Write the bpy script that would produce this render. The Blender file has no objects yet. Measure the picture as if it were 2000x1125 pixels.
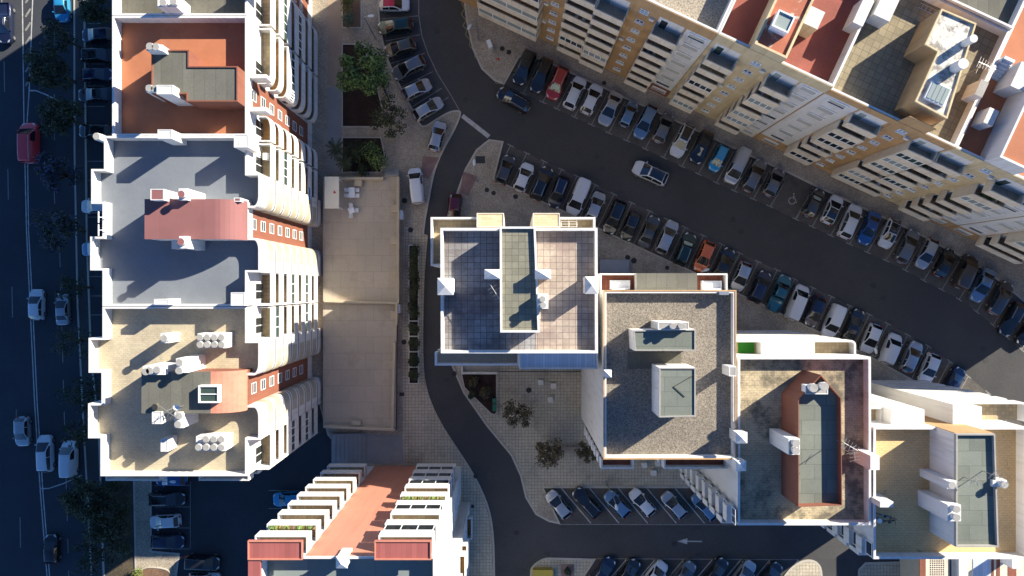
import bpy, bmesh, math, random
from mathutils import Vector, noise as mnoise
R = math.radians
rng = random.Random(7)
sc = bpy.context.scene
COL = sc.collection

# ------------------------------------------------------------------ camera, sky, sun, exposure
HC = 93.33                                   # drone height, metres
FPX = 1400.0                                 # focal length in photo pixels (photo is 2000 px wide)
cam = bpy.data.cameras.new("camera")
cam.sensor_width = 36.0
cam.lens = 36.0 * FPX / 2000.0
cam.clip_start = 0.5
cam.clip_end = 3000
camo = bpy.data.objects.new("camera", cam)
camo.location = (0, 0, HC)
COL.objects.link(camo)
sc.camera = camo

SUN_EL = R(24.9)
SUN_AZ = math.atan2(1.0, 0.67)               # clockwise from +Y
world = bpy.data.worlds.new("World")
sc.world = world
world.use_nodes = True
wn = world.node_tree.nodes
sky = wn.new("ShaderNodeTexSky")
sky.sky_type = 'NISHITA'
sky.sun_disc = False
sky.sun_elevation = SUN_EL
sky.sun_rotation = SUN_AZ
sky.air_density = 0.55
sky.dust_density = 0.0
sky.ozone_density = 6.5
hs = wn.new("ShaderNodeHueSaturation")          # the clear deep blue sky of that afternoon
hs.inputs["Saturation"].default_value = 1.05
world.node_tree.links.new(sky.outputs[0], hs.inputs["Color"])
world.node_tree.links.new(hs.outputs[0], wn["Background"].inputs[0])
wn["Background"].inputs[1].default_value = 0.10

sund = bpy.data.lights.new("sun", 'SUN')
sund.energy = 5.0
sund.angle = R(0.5)
sund.color = (1.0, 0.93, 0.80)
suno = bpy.data.objects.new("sun", sund)
sd = Vector((math.sin(SUN_AZ) * math.cos(SUN_EL), math.cos(SUN_AZ) * math.cos(SUN_EL), math.sin(SUN_EL)))
suno.rotation_euler = sd.to_track_quat('Z', 'Y').to_euler()
suno.location = sd * 150
COL.objects.link(suno)

sc.view_settings.view_transform = 'Standard'
sc.view_settings.look = 'None'
sc.view_settings.exposure = 1.32
sc.view_settings.gamma = 1.0
sc.view_settings.use_curve_mapping = False
sc.cycles.max_bounces = 8
sc.cycles.diffuse_bounces = 4

# ------------------------------------------------------------------ helpers
def W(px, py, z=0.0):
    """ground-survey point: photo pixel of something known to be at height z -> world x, y"""
    s = (HC - z) / FPX
    return ((px - 1000.0) * s, (562.5 - py) * s)

def WP(pts, z=0.0):
    return [W(p[0], p[1], z) for p in pts]

MATS = {}
def mat(name, col, rough=0.85, var=0.22, scale=0.35, grain=0.0, gscale=9.0, stain=None, stain_amt=0.5, stain_scale=0.25,
        stain_lo=0.5, stain_hi=0.7, brick=None, brick_rot=0.0, mortar=(0.1, 0.1, 0.1), metallic=0.0, coat=0.0, bump=0.0, spec=0.4, bvar=0.13, streak=0.0):
    m = bpy.data.materials.new(name)
    m.use_nodes = True
    nt = m.node_tree
    N, L = nt.nodes, nt.links
    b = N["Principled BSDF"]
    b.inputs["Roughness"].default_value = rough
    b.inputs["Metallic"].default_value = metallic
    b.inputs["Specular IOR Level"].default_value = spec
    if coat:
        b.inputs["Coat Weight"].default_value = coat
        b.inputs["Coat Roughness"].default_value = 0.04
    MATS[name] = m
    c4 = (col[0], col[1], col[2], 1)
    b.inputs["Base Color"].default_value = c4
    if var == 0 and not brick and not stain and not grain:
        return m
    geo = N.new("ShaderNodeNewGeometry")
    pos = geo.outputs["Position"]
    def mixc(mode, fac, a, bb):
        x = N.new("ShaderNodeMix")
        x.data_type = 'RGBA'
        x.blend_type = mode
        for sock, v in ((x.inputs[0], fac), (x.inputs[6], a), (x.inputs[7], bb)):
            if hasattr(v, 'links'):
                L.new(v, sock)
            elif isinstance(v, (int, float)):
                sock.default_value = v
            else:
                sock.default_value = (v[0], v[1], v[2], 1)
        return x.outputs[2]
    def noise(scl, detail=4, rough_=0.6):
        n = N.new("ShaderNodeTexNoise")
        n.inputs["Scale"].default_value = scl
        n.inputs["Detail"].default_value = detail
        n.inputs["Roughness"].default_value = rough_
        L.new(pos, n.inputs["Vector"])
        return n.outputs["Fac"]
    def ramp(fac, lo, hi, a=(0, 0, 0), bb=(1, 1, 1)):
        r = N.new("ShaderNodeValToRGB")
        r.color_ramp.elements[0].position = lo
        r.color_ramp.elements[1].position = hi
        r.color_ramp.elements[0].color = (*a, 1)
        r.color_ramp.elements[1].color = (*bb, 1)
        L.new(fac, r.inputs[0])
        return r.outputs[0]
    cur = c4[:3]
    hgt = None
    if brick:
        mp = N.new("ShaderNodeMapping")
        mp.inputs["Rotation"].default_value = (0, 0, brick_rot)
        L.new(pos, mp.inputs["Vector"])
        bt = N.new("ShaderNodeTexBrick")
        bt.offset = brick[3] if len(brick) > 3 else 0.0
        bt.squash = 1.0
        bt.inputs["Scale"].default_value = 1.0
        bt.inputs["Brick Width"].default_value = brick[0]
        bt.inputs["Row Height"].default_value = brick[1]
        bt.inputs["Mortar Size"].default_value = brick[2]
        bt.inputs["Mortar Smooth"].default_value = 0.3
        bt.inputs["Color1"].default_value = (*[min(1, v * (1 + bvar)) for v in col], 1)
        bt.inputs["Color2"].default_value = (*[v * (1 - bvar) for v in col], 1)
        bt.inputs["Mortar"].default_value = (*mortar, 1)
        L.new(mp.outputs[0], bt.inputs["Vector"])
        cur = bt.outputs["Color"]
        hgt = bt.outputs["Fac"]
    if var:
        lo = 1 - var
        hi = 1 + var * 0.7
        v = ramp(noise(scale, 5, 0.65), 0.3, 0.72, (lo, lo, lo), (hi, hi, hi))
        cur = mixc('MULTIPLY', 1.0, cur, v)
    if grain:
        g = ramp(noise(gscale, 2, 0.7), 0.32, 0.68, (1 - grain,) * 3, (1 + grain,) * 3)
        cur = mixc('MULTIPLY', 1.0, cur, g)
    if stain:
        s1 = ramp(noise(stain_scale, 7, 0.72), stain_lo, stain_hi)
        mul = N.new("ShaderNodeMath")
        mul.operation = 'MULTIPLY'
        L.new(s1, mul.inputs[0])
        mul.inputs[1].default_value = stain_amt
        cur = mixc('MIX', mul.outputs[0], cur, stain)
    if streak:
        mp2 = N.new("ShaderNodeMapping")
        mp2.inputs["Scale"].default_value = (1.6, 1.6, 0.10)
        L.new(pos, mp2.inputs["Vector"])
        n2 = N.new("ShaderNodeTexNoise")
        n2.inputs["Scale"].default_value = 1.5
        n2.inputs["Detail"].default_value = 6
        n2.inputs["Roughness"].default_value = 0.7
        L.new(mp2.outputs[0], n2.inputs["Vector"])
        k_ = 1 - streak
        cur = mixc('MULTIPLY', 1.0, cur, ramp(n2.outputs["Fac"], 0.5, 0.75, (1, 1, 1), (k_, k_ * 0.95, k_ * 0.88)))
    L.new(cur, b.inputs["Base Color"])
    if bump:
        bp = N.new("ShaderNodeBump")
        bp.inputs["Strength"].default_value = bump
        bp.inputs["Distance"].default_value = 0.03
        L.new(noise(gscale, 3, 0.7), bp.inputs["Height"])
        L.new(bp.outputs[0], b.inputs["Normal"])
    return m

class MB:
    def __init__(s):
        s.v, s.f, s.m, s.sm = [], [], [], []
        s.mats = []
    def mi(s, m):
        if isinstance(m, str):
            m = MATS[m]
        if m not in s.mats:
            s.mats.append(m)
        return s.mats.index(m)
    def face(s, pts, m, smooth=False):
        k = len(s.v)
        s.v += [tuple(p) for p in pts]
        s.f.append(tuple(range(k, k + len(pts))))
        s.m.append(s.mi(m))
        s.sm.append(smooth)
    def mesh(s, verts, faces, m, smooth=False):
        k = len(s.v)
        s.v += [tuple(p) for p in verts]
        i = s.mi(m)
        for f in faces:
            s.f.append(tuple(a + k for a in f))
            s.m.append(i)
            s.sm.append(smooth)
    def prism(s, poly, z0, z1, m, mtop=None, bottom=False):
        n = len(poly)
        a = sum(poly[i][0] * poly[(i + 1) % n][1] - poly[(i + 1) % n][0] * poly[i][1] for i in range(n))
        if a < 0:
            poly = list(reversed(poly))
        lo = [(x, y, z0) for x, y in poly]
        hi = [(x, y, z1) for x, y in poly]
        for i in range(n):
            j = (i + 1) % n
            s.face([lo[i], lo[j], hi[j], hi[i]], m)
        s.face(hi, mtop or m)
        if bottom:
            s.face(list(reversed(lo)), m)
        return s
    def box(s, x0, x1, y0, y1, z0, z1, m, mtop=None):
        return s.prism([(min(x0, x1), min(y0, y1)), (max(x0, x1), min(y0, y1)), (max(x0, x1), max(y0, y1)), (min(x0, x1), max(y0, y1))], z0, z1, m, mtop, True)
    def fbox(s, F, u0, u1, n0, n1, z0, z1, m, mtop=None):
        return s.prism([F(u0, n0), F(u1, n0), F(u1, n1), F(u0, n1)], z0, z1, m, mtop, True)
    def cyl(s, x, y, z0, z1, r, m, seg=14, r2=None, mtop=None):
        r2 = r if r2 is None else r2
        a = [2 * math.pi * i / seg for i in range(seg)]
        lo = [(x + r * math.cos(t), y + r * math.sin(t), z0) for t in a]
        hi = [(x + r2 * math.cos(t), y + r2 * math.sin(t), z1) for t in a]
        for i in range(seg):
            j = (i + 1) % seg
            s.face([lo[i], lo[j], hi[j], hi[i]], m, True)
        s.face(hi, mtop or m)
        return s
    def tube(s, path, r, m, seg=6, r2=None):
        path = [Vector(p) for p in path]
        rings = []
        for i, p in enumerate(path):
            d = (path[min(i + 1, len(path) - 1)] - path[max(i - 1, 0)]).normalized()
            a = d.orthogonal().normalized()
            b = d.cross(a)
            rr = r if r2 is None else r + (r2 - r) * i / max(1, len(path) - 1)
            rings.append([p + (a * math.cos(2 * math.pi * k / seg) + b * math.sin(2 * math.pi * k / seg)) * rr for k in range(seg)])
        for i in range(len(rings) - 1):
            for k in range(seg):
                l = (k + 1) % seg
                s.face([rings[i][k], rings[i][l], rings[i + 1][l], rings[i + 1][k]], m, True)
        s.face(rings[0][::-1], m)
        s.face(rings[-1], m)
        return s
    def ring(s, poly, t, z0, z1, m, mtop=None):
        inner = offset(poly, t, True)
        n = len(poly)
        for i in range(n):
            j = (i + 1) % n
            a, b, c, d = poly[i], poly[j], inner[j], inner[i]
            s.face([(a[0], a[1], z0), (b[0], b[1], z0), (b[0], b[1], z1), (a[0], a[1], z1)], m)
            s.face([(c[0], c[1], z0), (d[0], d[1], z0), (d[0], d[1], z1), (c[0], c[1], z1)], m)
            s.face([(a[0], a[1], z1), (b[0], b[1], z1), (c[0], c[1], z1), (d[0], d[1], z1)], mtop or m)
        return s
    def wall(s, path, t, z0, z1, m, mtop=None):
        """open wall along a path, thickness t to the left of travel"""
        inner = offset(path, t, False)
        n = len(path)
        for i in range(n - 1):
            a, b, c, d = path[i], path[i + 1], inner[i + 1], inner[i]
            s.face([(a[0], a[1], z0), (b[0], b[1], z0), (b[0], b[1], z1), (a[0], a[1], z1)], m)
            s.face([(c[0], c[1], z0), (d[0], d[1], z0), (d[0], d[1], z1), (c[0], c[1], z1)], m)
            s.face([(a[0], a[1], z1), (b[0], b[1], z1), (c[0], c[1], z1), (d[0], d[1], z1)], mtop or m)
            s.face([(a[0], a[1], z0), (b[0], b[1], z0), (c[0], c[1], z0), (d[0], d[1], z0)], m)
        for i in (0, n - 1):
            a, d = path[i], inner[i]
            s.face([(a[0], a[1], z0), (d[0], d[1], z0), (d[0], d[1], z1), (a[0], a[1], z1)], m)
        return s
    def build(s, name, parent=None, label=None, cat=None, group=None, kind=None, loc=None):
        me = bpy.data.meshes.new(name)
        off = Vector((0, 0, 0))
        p = parent
        while p is not None:
            off += p.location
            p = p.parent
        if loc is not None:
            off += Vector(loc)
        me.from_pydata([(x - off.x, y - off.y, z - off.z) for x, y, z in s.v], [], s.f)
        for m in s.mats:
            me.materials.append(m)
        me.polygons.foreach_set("material_index", s.m)
        me.polygons.foreach_set("use_smooth", s.sm)
        me.update()
        o = bpy.data.objects.new(name, me)
        if loc is not None:
            o.location = loc
        if parent is not None:
            o.parent = parent
        COL.objects.link(o)
        tag(o, label, cat, group, kind)
        return o

def tag(o, label=None, cat=None, group=None, kind=None):
    if label: o["label"] = label
    if cat: o["category"] = cat
    if group: o["group"] = group
    if kind: o["kind"] = kind
    return o

def empty(name, loc, label, cat, group=None, rz=0.0):
    o = bpy.data.objects.new(name, None)
    o.empty_display_size = 0.3
    o.location = loc
    o.rotation_euler = (0, 0, rz)
    COL.objects.link(o)
    return tag(o, label, cat, group)

def copy_tree(o, parent=None):
    c = o.copy()
    COL.objects.link(c)
    if parent is not None:
        c.parent = parent
    for ch in list(o.children):
        copy_tree(ch, c)
    return c

def offset(pts, t, closed):
    """offset a polyline by t towards the inside (closed, any winding) or to the left (open)"""
    n = len(pts)
    if closed:
        a = sum(pts[i][0] * pts[(i + 1) % n][1] - pts[(i + 1) % n][0] * pts[i][1] for i in range(n))
        if a < 0:
            t = -t
    out = []
    for i in range(n):
        p = Vector(pts[i][:2])
        pr = Vector(pts[(i - 1) % n][:2]) if (closed or i > 0) else None
        nx = Vector(pts[(i + 1) % n][:2]) if (closed or i < n - 1) else None
        ns = []
        if pr is not None:
            d = (p - pr).normalized(); ns.append(Vector((-d.y, d.x)))
        if nx is not None:
            d = (nx - p).normalized(); ns.append(Vector((-d.y, d.x)))
        if len(ns) == 1:
            q = p + ns[0] * t
        else:
            b = ns[0] + ns[1]
            if b.length < 1e-4:
                q = p + ns[0] * t
            else:
                b.normalize()
                q = p + b * (t / max(0.3, b.dot(ns[0])))
        out.append((q.x, q.y))
    return out

def rounded(pts, radii, closed=True, seg=6):
    """replace listed corners by arcs (quadratic)"""
    out = []
    n = len(pts)
    for i, p in enumerate(pts):
        r = radii.get(i, 0)
        if not r or (not closed and i in (0, n - 1)):
            out.append(tuple(p)); continue
        p = Vector(p[:2]); a = Vector(pts[(i - 1) % n][:2]); b = Vector(pts[(i + 1) % n][:2])
        p0 = p + (a - p).normalized() * min(r, (a - p).length * 0.48)
        p1 = p + (b - p).normalized() * min(r, (b - p).length * 0.48)
        for k in range(seg + 1):
            t = k / seg
            w = math.sqrt(0.5)
            w0, w1, w2 = (1 - t) ** 2, 2 * t * (1 - t) * w, t * t
            q = (p0 * w0 + p * w1 + p1 * w2) / (w0 + w1 + w2)
            out.append((q.x, q.y))
    return out

def smooth_line(pts, sub=6):
    """Catmull-Rom through the points"""
    P = [Vector(p) for p in pts]
    out = []
    for i in range(len(P) - 1):
        p0, p1, p2, p3 = P[max(i - 1, 0)], P[i], P[i + 1], P[min(i + 2, len(P) - 1)]
        for k in range(sub):
            t = k / sub
            q = 0.5 * ((2 * p1) + (p2 - p0) * t + (2 * p0 - 5 * p1 + 4 * p2 - p3) * t * t + (3 * p1 - p0 - 3 * p2 + p3) * t ** 3)
            out.append((q.x, q.y))
    out.append((P[-1].x, P[-1].y))
    return out

def frame(ox, oy, ang):
    """local u (along), n (to the right of u) axes"""
    c, s_ = math.cos(ang), math.sin(ang)
    return lambda u, n: (ox + u * c + n * s_, oy + u * s_ - n * c)

def strip(p, q, w):
    """quad of width w along p-q"""
    p, q = Vector(p), Vector(q)
    d = (q - p).normalized()
    o = Vector((-d.y, d.x)) * w / 2
    return [tuple(p + o), tuple(p - o), tuple(q - o), tuple(q + o)]

# ------------------------------------------------------------------ materials
mat('white_paint', (0.68, 0.66, 0.62), 0.75, 0.05, 0.5, stain=(0.50, 0.47, 0.42), stain_amt=0.35, stain_scale=0.9, stain_lo=0.58, stain_hi=0.8, streak=0.22)
mat('white_dirty', (0.66, 0.64, 0.58), 0.85, 0.10, 0.8, stain=(0.22, 0.20, 0.17), stain_amt=0.75, stain_scale=2.2, stain_lo=0.55, stain_hi=0.72)
mat('white_frame', (0.82, 0.82, 0.80), 0.5, 0)
mat('cream_paint', (0.73, 0.63, 0.475), 0.8, 0.08, 0.6, stain=(0.34, 0.27, 0.18), stain_amt=0.3, stain_scale=0.8, streak=0.22)
mat('cream_light', (0.70, 0.64, 0.52), 0.8, 0.07, 0.6)
mat('orange_wall', (0.48, 0.295, 0.135), 0.85, 0.14, 0.4, stain=(0.30, 0.17, 0.08), stain_amt=0.35, stain_scale=0.5, streak=0.25)
mat('yellow_wall', (0.6148, 0.4876, 0.2862), 0.85, 0.12, 0.4, stain=(0.36, 0.26, 0.13), stain_amt=0.35, stain_scale=0.5, streak=0.25)
mat('brick_red_wall', (0.235, 0.085, 0.05), 0.85, 0.10, 0.5, streak=0.2)
mat('terracotta_roof', (0.414, 0.1552, 0.07475), 0.85, 0.18, 0.3, stain=(0.10, 0.055, 0.04), stain_amt=0.55, stain_scale=0.45, stain_lo=0.56, stain_hi=0.76)
mat('deep_red_roof', (0.29, 0.085, 0.06), 0.85, 0.16, 0.3, grain=0.1, gscale=6, stain=(0.16, 0.06, 0.045), stain_amt=0.5, stain_scale=0.4)
mat('peeling_red_roof', (0.40, 0.13, 0.07), 0.85, 0.2, 0.5, stain=(0.50, 0.42, 0.32), stain_amt=0.9, stain_scale=0.55, stain_lo=0.57, stain_hi=0.60)
mat('pink_roof', (0.25, 0.105, 0.095), 0.8, 0.10, 0.3, brick=(2.1, 14.0, 0.02), mortar=(0.22, 0.092, 0.083), bvar=0.03)
mat('salmon_wall', (0.52, 0.21, 0.135), 0.85, 0.08, 0.4, streak=0.15)
mat('crimson_sheet', (0.34, 0.1, 0.085), 0.7, 0.08, 0.5, brick=(0.45, 30.0, 0.02), mortar=(0.29, 0.085, 0.07))
mat('grey_roof', (0.178, 0.195, 0.215), 0.85, 0.10, 0.15, brick=(40.0, 2.2, 0.015), mortar=(0.165, 0.185, 0.215), bvar=0.02, grain=0.05, gscale=5, stain=(0.15, 0.165, 0.185), stain_amt=0.6, stain_scale=0.22, stain_lo=0.5, stain_hi=0.62)
mat('olive_roof', (0.132, 0.1232, 0.0935), 0.9, 0.16, 0.3, brick=(1.6, 1.6, 0.02), mortar=(0.085, 0.08, 0.06), grain=0.12, gscale=7)
mat('felt_roof', (0.1375, 0.132, 0.1045), 0.9, 0.14, 0.4, brick=(1.05, 40.0, 0.02), mortar=(0.085, 0.08, 0.065), grain=0.12, gscale=8)
mat('greengrey_roof', (0.175, 0.19, 0.155), 0.9, 0.14, 0.4, brick=(2.4, 1.4, 0.03, 0.5), mortar=(0.12, 0.13, 0.105), grain=0.10, gscale=8)
mat('bluegrey_roof', (0.20, 0.235, 0.215), 0.9, 0.08, 0.4, brick=(3.0, 30.0, 0.02), mortar=(0.15, 0.17, 0.16))
mat('tan_tile_roof', (0.47, 0.4, 0.275), 0.9, 0.2, 0.25, brick=(0.42, 0.21, 0.018, 0.5), mortar=(0.38, 0.325, 0.22), bvar=0.05, grain=0.10, gscale=5,
    stain=(0.16, 0.13, 0.08), stain_amt=0.5, stain_scale=0.8, stain_lo=0.62, stain_hi=0.74)
mat('mossy_tile_roof', (0.48, 0.39, 0.245), 0.9, 0.2, 0.25, brick=(0.5, 0.25, 0.02, 0.5), mortar=(0.31, 0.25, 0.17), bvar=0.06, grain=0.10, gscale=5,
    stain=(0.085, 0.078, 0.06), stain_amt=0.85, stain_scale=0.3, stain_lo=0.47, stain_hi=0.60)
mat('ochre_tile_roof', (0.68, 0.46, 0.22), 0.9, 0.14, 0.3, brick=(0.5, 0.25, 0.02, 0.5), mortar=(0.52, 0.34, 0.155), bvar=0.04, grain=0.08, gscale=5,
    stain=(0.10, 0.075, 0.045), stain_amt=0.7, stain_scale=0.6, stain_lo=0.60, stain_hi=0.72)
mat('slab_roof', (0.275, 0.27, 0.27), 0.9, 0.24, 0.22, brick=(0.62, 0.62, 0.03), mortar=(0.10, 0.085, 0.075), grain=0.12, gscale=6,
    stain=(0.11, 0.085, 0.08), stain_amt=0.75, stain_scale=0.26, stain_lo=0.45, stain_hi=0.62)
mat('slab_roof_warm', (0.41, 0.335, 0.265), 0.9, 0.24, 0.22, brick=(0.62, 0.62, 0.03), mortar=(0.17, 0.13, 0.115), grain=0.12, gscale=6,
    stain=(0.20, 0.135, 0.12), stain_amt=0.6, stain_scale=0.3, stain_lo=0.46, stain_hi=0.66)
mat('slab_roof_pale', (0.215, 0.205, 0.15), 0.9, 0.12, 0.4, brick=(0.62, 0.62, 0.025), mortar=(0.11, 0.10, 0.075), grain=0.08, gscale=6)
mat('terrace_tile', (0.26, 0.215, 0.135), 0.9, 0.18, 0.3, brick=(0.7, 0.7, 0.03), mortar=(0.15, 0.125, 0.08), grain=0.08, gscale=6, brick_rot=R(25))
mat('gravel_roof', (0.215, 0.185, 0.145), 0.95, 0.12, 0.3, grain=0.55, gscale=8.5, bump=0.5)
mat('gravel_pale', (0.34, 0.29, 0.22), 0.95, 0.12, 0.3, grain=0.5, gscale=5.5, bump=0.5)
mat('stained_white_roof', (0.66, 0.62, 0.53), 0.9, 0.15, 0.6, grain=0.12, gscale=6, stain=(0.22, 0.20, 0.17), stain_amt=0.9, stain_scale=0.9, stain_lo=0.49, stain_hi=0.60)
mat('balcony_floor', (0.5, 0.265, 0.095), 0.85, 0.12, 0.8, brick=(0.4, 0.4, 0.02), mortar=(0.3, 0.19, 0.09))
mat('balcony_tan', (0.44, 0.34, 0.2), 0.85, 0.12, 0.8, brick=(0.4, 0.4, 0.02), mortar=(0.3, 0.24, 0.15))
mat('balcony_brown', (0.34, 0.245, 0.15), 0.85, 0.15, 0.8, brick=(0.4, 0.4, 0.02), mortar=(0.15, 0.10, 0.06))
mat('balcony_red', (0.26, 0.085, 0.05), 0.85, 0.12, 0.8, brick=(0.3, 0.3, 0.02), mortar=(0.18, 0.06, 0.04))
mat('pale_brick', (0.62, 0.48, 0.29), 0.85, 0.08, 0.8, brick=(1.0, 0.25, 0.015, 0.5), mortar=(0.47, 0.34, 0.2))
mat('green_turf', (0.03, 0.20, 0.02), 0.95, 0.15, 2.0)
mat('shutter', (0.46, 0.45, 0.4), 0.6, 0.05, 0.8)
mat('louvre', (0.44, 0.39, 0.28), 0.6, 0.05, 0.8)
mat('glass_dark', (0.022, 0.026, 0.028), 0.06, 0, spec=0.6)
mat('glass_green', (0.05, 0.075, 0.06), 0.08, 0, spec=0.6)
mat('glass_pale', (0.30, 0.34, 0.31), 0.12, 0, spec=0.6)
mat('concrete', (0.36, 0.34, 0.30), 0.9, 0.18, 0.9, stain=(0.16, 0.15, 0.13), stain_amt=0.5, stain_scale=1.8)
mat('grey_metal', (0.30, 0.31, 0.32), 0.45, 0.06, 1.0, metallic=0.6)
mat('dark_metal', (0.05, 0.05, 0.055), 0.5, 0)
mat('antenna_metal', (0.42, 0.40, 0.36), 0.4, 0, metallic=0.7)
mat('blue_sheet', (0.56, 0.63, 0.7), 0.6, 0.05, 0.6, brick=(0.28, 40.0, 0.03), mortar=(0.45, 0.51, 0.58))
mat('asphalt', (0.066, 0.064, 0.061), 0.92, 0.16, 0.12, grain=0.22, gscale=7, stain=(0.036, 0.036, 0.037), stain_amt=0.6, stain_scale=0.09, bump=0.15)
mat('asphalt_old', (0.062, 0.061, 0.06), 0.92, 0.16, 0.15, grain=0.2, gscale=7, stain=(0.075, 0.072, 0.068), stain_amt=0.5, stain_scale=0.12, bump=0.15)
mat('bay_paving', (0.125, 0.112, 0.096), 0.92, 0.2, 0.25, brick=(0.22, 0.11, 0.012, 0.5), brick_rot=R(25), mortar=(0.06, 0.053, 0.045), grain=0.16, gscale=6,
    stain=(0.04, 0.037, 0.034), stain_amt=0.6, stain_scale=0.35)
mat('cobble', (0.38, 0.32, 0.24), 0.95, 0.22, 0.22, grain=0.38, gscale=6.5, stain=(0.15, 0.125, 0.10), stain_amt=0.6, stain_scale=0.3, stain_lo=0.48, stain_hi=0.72, bump=0.3)
mat('plaza_paver', (0.49, 0.425, 0.315), 0.95, 0.16, 0.2, brick=(0.42, 0.42, 0.045), mortar=(0.31, 0.265, 0.195), bvar=0.06, grain=0.14, gscale=5,
    stain=(0.10, 0.088, 0.07), stain_amt=0.5, stain_scale=0.25)
mat('kerb_stone', (0.46, 0.42, 0.35), 0.9, 0.12, 1.0)
mat('brown_walk', (0.37, 0.28, 0.2), 0.9, 0.14, 0.4, grain=0.1)
mat('grey_walk', (0.27, 0.27, 0.265), 0.9, 0.14, 0.4, grain=0.1)
mat('red_tactile', (0.24, 0.15, 0.13), 0.9, 0.25, 0.9, grain=0.15)
mat('terrace_floor', (0.48, 0.408, 0.312), 0.9, 0.14, 0.15, brick=(2.1, 2.1, 0.02, 0.5), mortar=(0.33, 0.28, 0.21), bvar=0.03, grain=0.06, gscale=6,
    stain=(0.24, 0.19, 0.13), stain_amt=0.5, stain_scale=0.3)
mat('beige_wall', (0.504, 0.414, 0.288), 0.85, 0.1, 0.6)
mat('maroon_wall', (0.16, 0.06, 0.045), 0.85, 0.15, 0.8)
mat('soil', (0.034, 0.019, 0.014), 0.97, 0.4, 0.8, grain=0.5, gscale=6, bump=0.5)
mat('mulch', (0.182, 0.105, 0.063), 0.97, 0.3, 0.8, grain=0.4, gscale=8, bump=0.5)
mat('dry_verge', (0.085, 0.065, 0.04), 0.97, 0.4, 0.6, grain=0.4, gscale=6, bump=0.4)
mat('line_paint', (0.50, 0.49, 0.45), 0.8, 0.25, 1.5, grain=0.2, stain=(0.12, 0.11, 0.10), stain_amt=0.6, stain_scale=1.6)
mat('line_faint', (0.27, 0.26, 0.235), 0.8, 0.3, 1.2, grain=0.3, stain=(0.07, 0.065, 0.06), stain_amt=0.7, stain_scale=1.2)
mat('line_yellow', (0.30, 0.25, 0.10), 0.8, 0.3, 1.2, stain=(0.07, 0.065, 0.05), stain_amt=0.6, stain_scale=1.2)
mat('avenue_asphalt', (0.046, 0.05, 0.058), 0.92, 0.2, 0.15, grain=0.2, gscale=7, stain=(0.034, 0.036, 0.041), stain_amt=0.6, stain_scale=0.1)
mat('iron', (0.035, 0.032, 0.030), 0.7, 0.2, 3.0)
mat('tar_patch', (0.052, 0.051, 0.05), 0.9, 0.2, 2.0)
mat('bark', (0.09, 0.065, 0.045), 0.95, 0.3, 3.0)
mat('leaf_green', (0.13, 0.21, 0.05), 0.7, 0.4, 1.2, grain=0.4, gscale=3)
mat('leaf_dark', (0.028, 0.042, 0.016), 0.7, 0.4, 1.2, grain=0.4, gscale=3)
mat('leaf_olive', (0.075, 0.072, 0.03), 0.7, 0.4, 1.2, grain=0.4, gscale=3)
mat('leaf_grey', (0.11, 0.14, 0.085), 0.7, 0.3, 1.2, grain=0.3, gscale=3)
mat('leaf_red', (0.14, 0.095, 0.045), 0.7, 0.4, 1.2, grain=0.4, gscale=3)
mat('leaf_blue', (0.075, 0.075, 0.13), 0.7, 0.3, 1.2, grain=0.3, gscale=3)
mat('leaf_yellow', (0.15, 0.14, 0.03), 0.7, 0.3, 1.2, grain=0.3, gscale=3)
mat('green_plastic', (0.03, 0.19, 0.12), 0.5, 0)
mat('yellow_plastic', (0.45, 0.33, 0.05), 0.5, 0)
mat('red_paint', (0.45, 0.04, 0.035), 0.5, 0)
mat('blue_plastic', (0.05, 0.20, 0.45), 0.5, 0)
mat('aluminium', (0.55, 0.55, 0.55), 0.35, 0, metallic=0.8)
mat('lamp_glass', (0.62, 0.62, 0.58), 0.3, 0)
mat('rubber', (0.02, 0.02, 0.02), 0.8, 0)
mat('stone_cube', (0.66, 0.62, 0.54), 0.85, 0.1, 2.0)
# ------------------------------------------------------------------ ground, streets, pavements
def sheet(name, poly, z, m, kind='structure'):
    b = MB()
    a = sum(poly[i][0] * poly[(i + 1) % len(poly)][1] - poly[(i + 1) % len(poly)][0] * poly[i][1] for i in range(len(poly)))
    if a < 0:
        poly = poly[::-1]
    from mathutils.geometry import tessellate_polygon
    tris = tessellate_polygon([[Vector((x, y, 0)) for x, y in poly]])
    fs = []
    for t in tris:
        p0, p1, p2 = (Vector(poly[i]) for i in t)
        fs.append(t if (p1 - p0).cross(p2 - p0) > 0 else t[::-1])
    b.mesh([(x, y, z) for x, y in poly], fs, m)
    return b.build(name, kind=kind)

def pavement(poly, m, h=0.12, name='pavement'):
    """raised pavement with a kerb of paler stone round it"""
    inner = offset(poly, 0.22, True)
    o = sheet(name, inner, h, m)
    b = MB()
    b.ring(poly, 0.22, -0.02, h + 0.004, 'kerb_stone')
    b.build('kerb', kind='structure')
    return o

sheet('ground', [(-700, -700), (700, -700), (700, 700), (-700, 700)], 0.0, 'asphalt_old')

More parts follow.
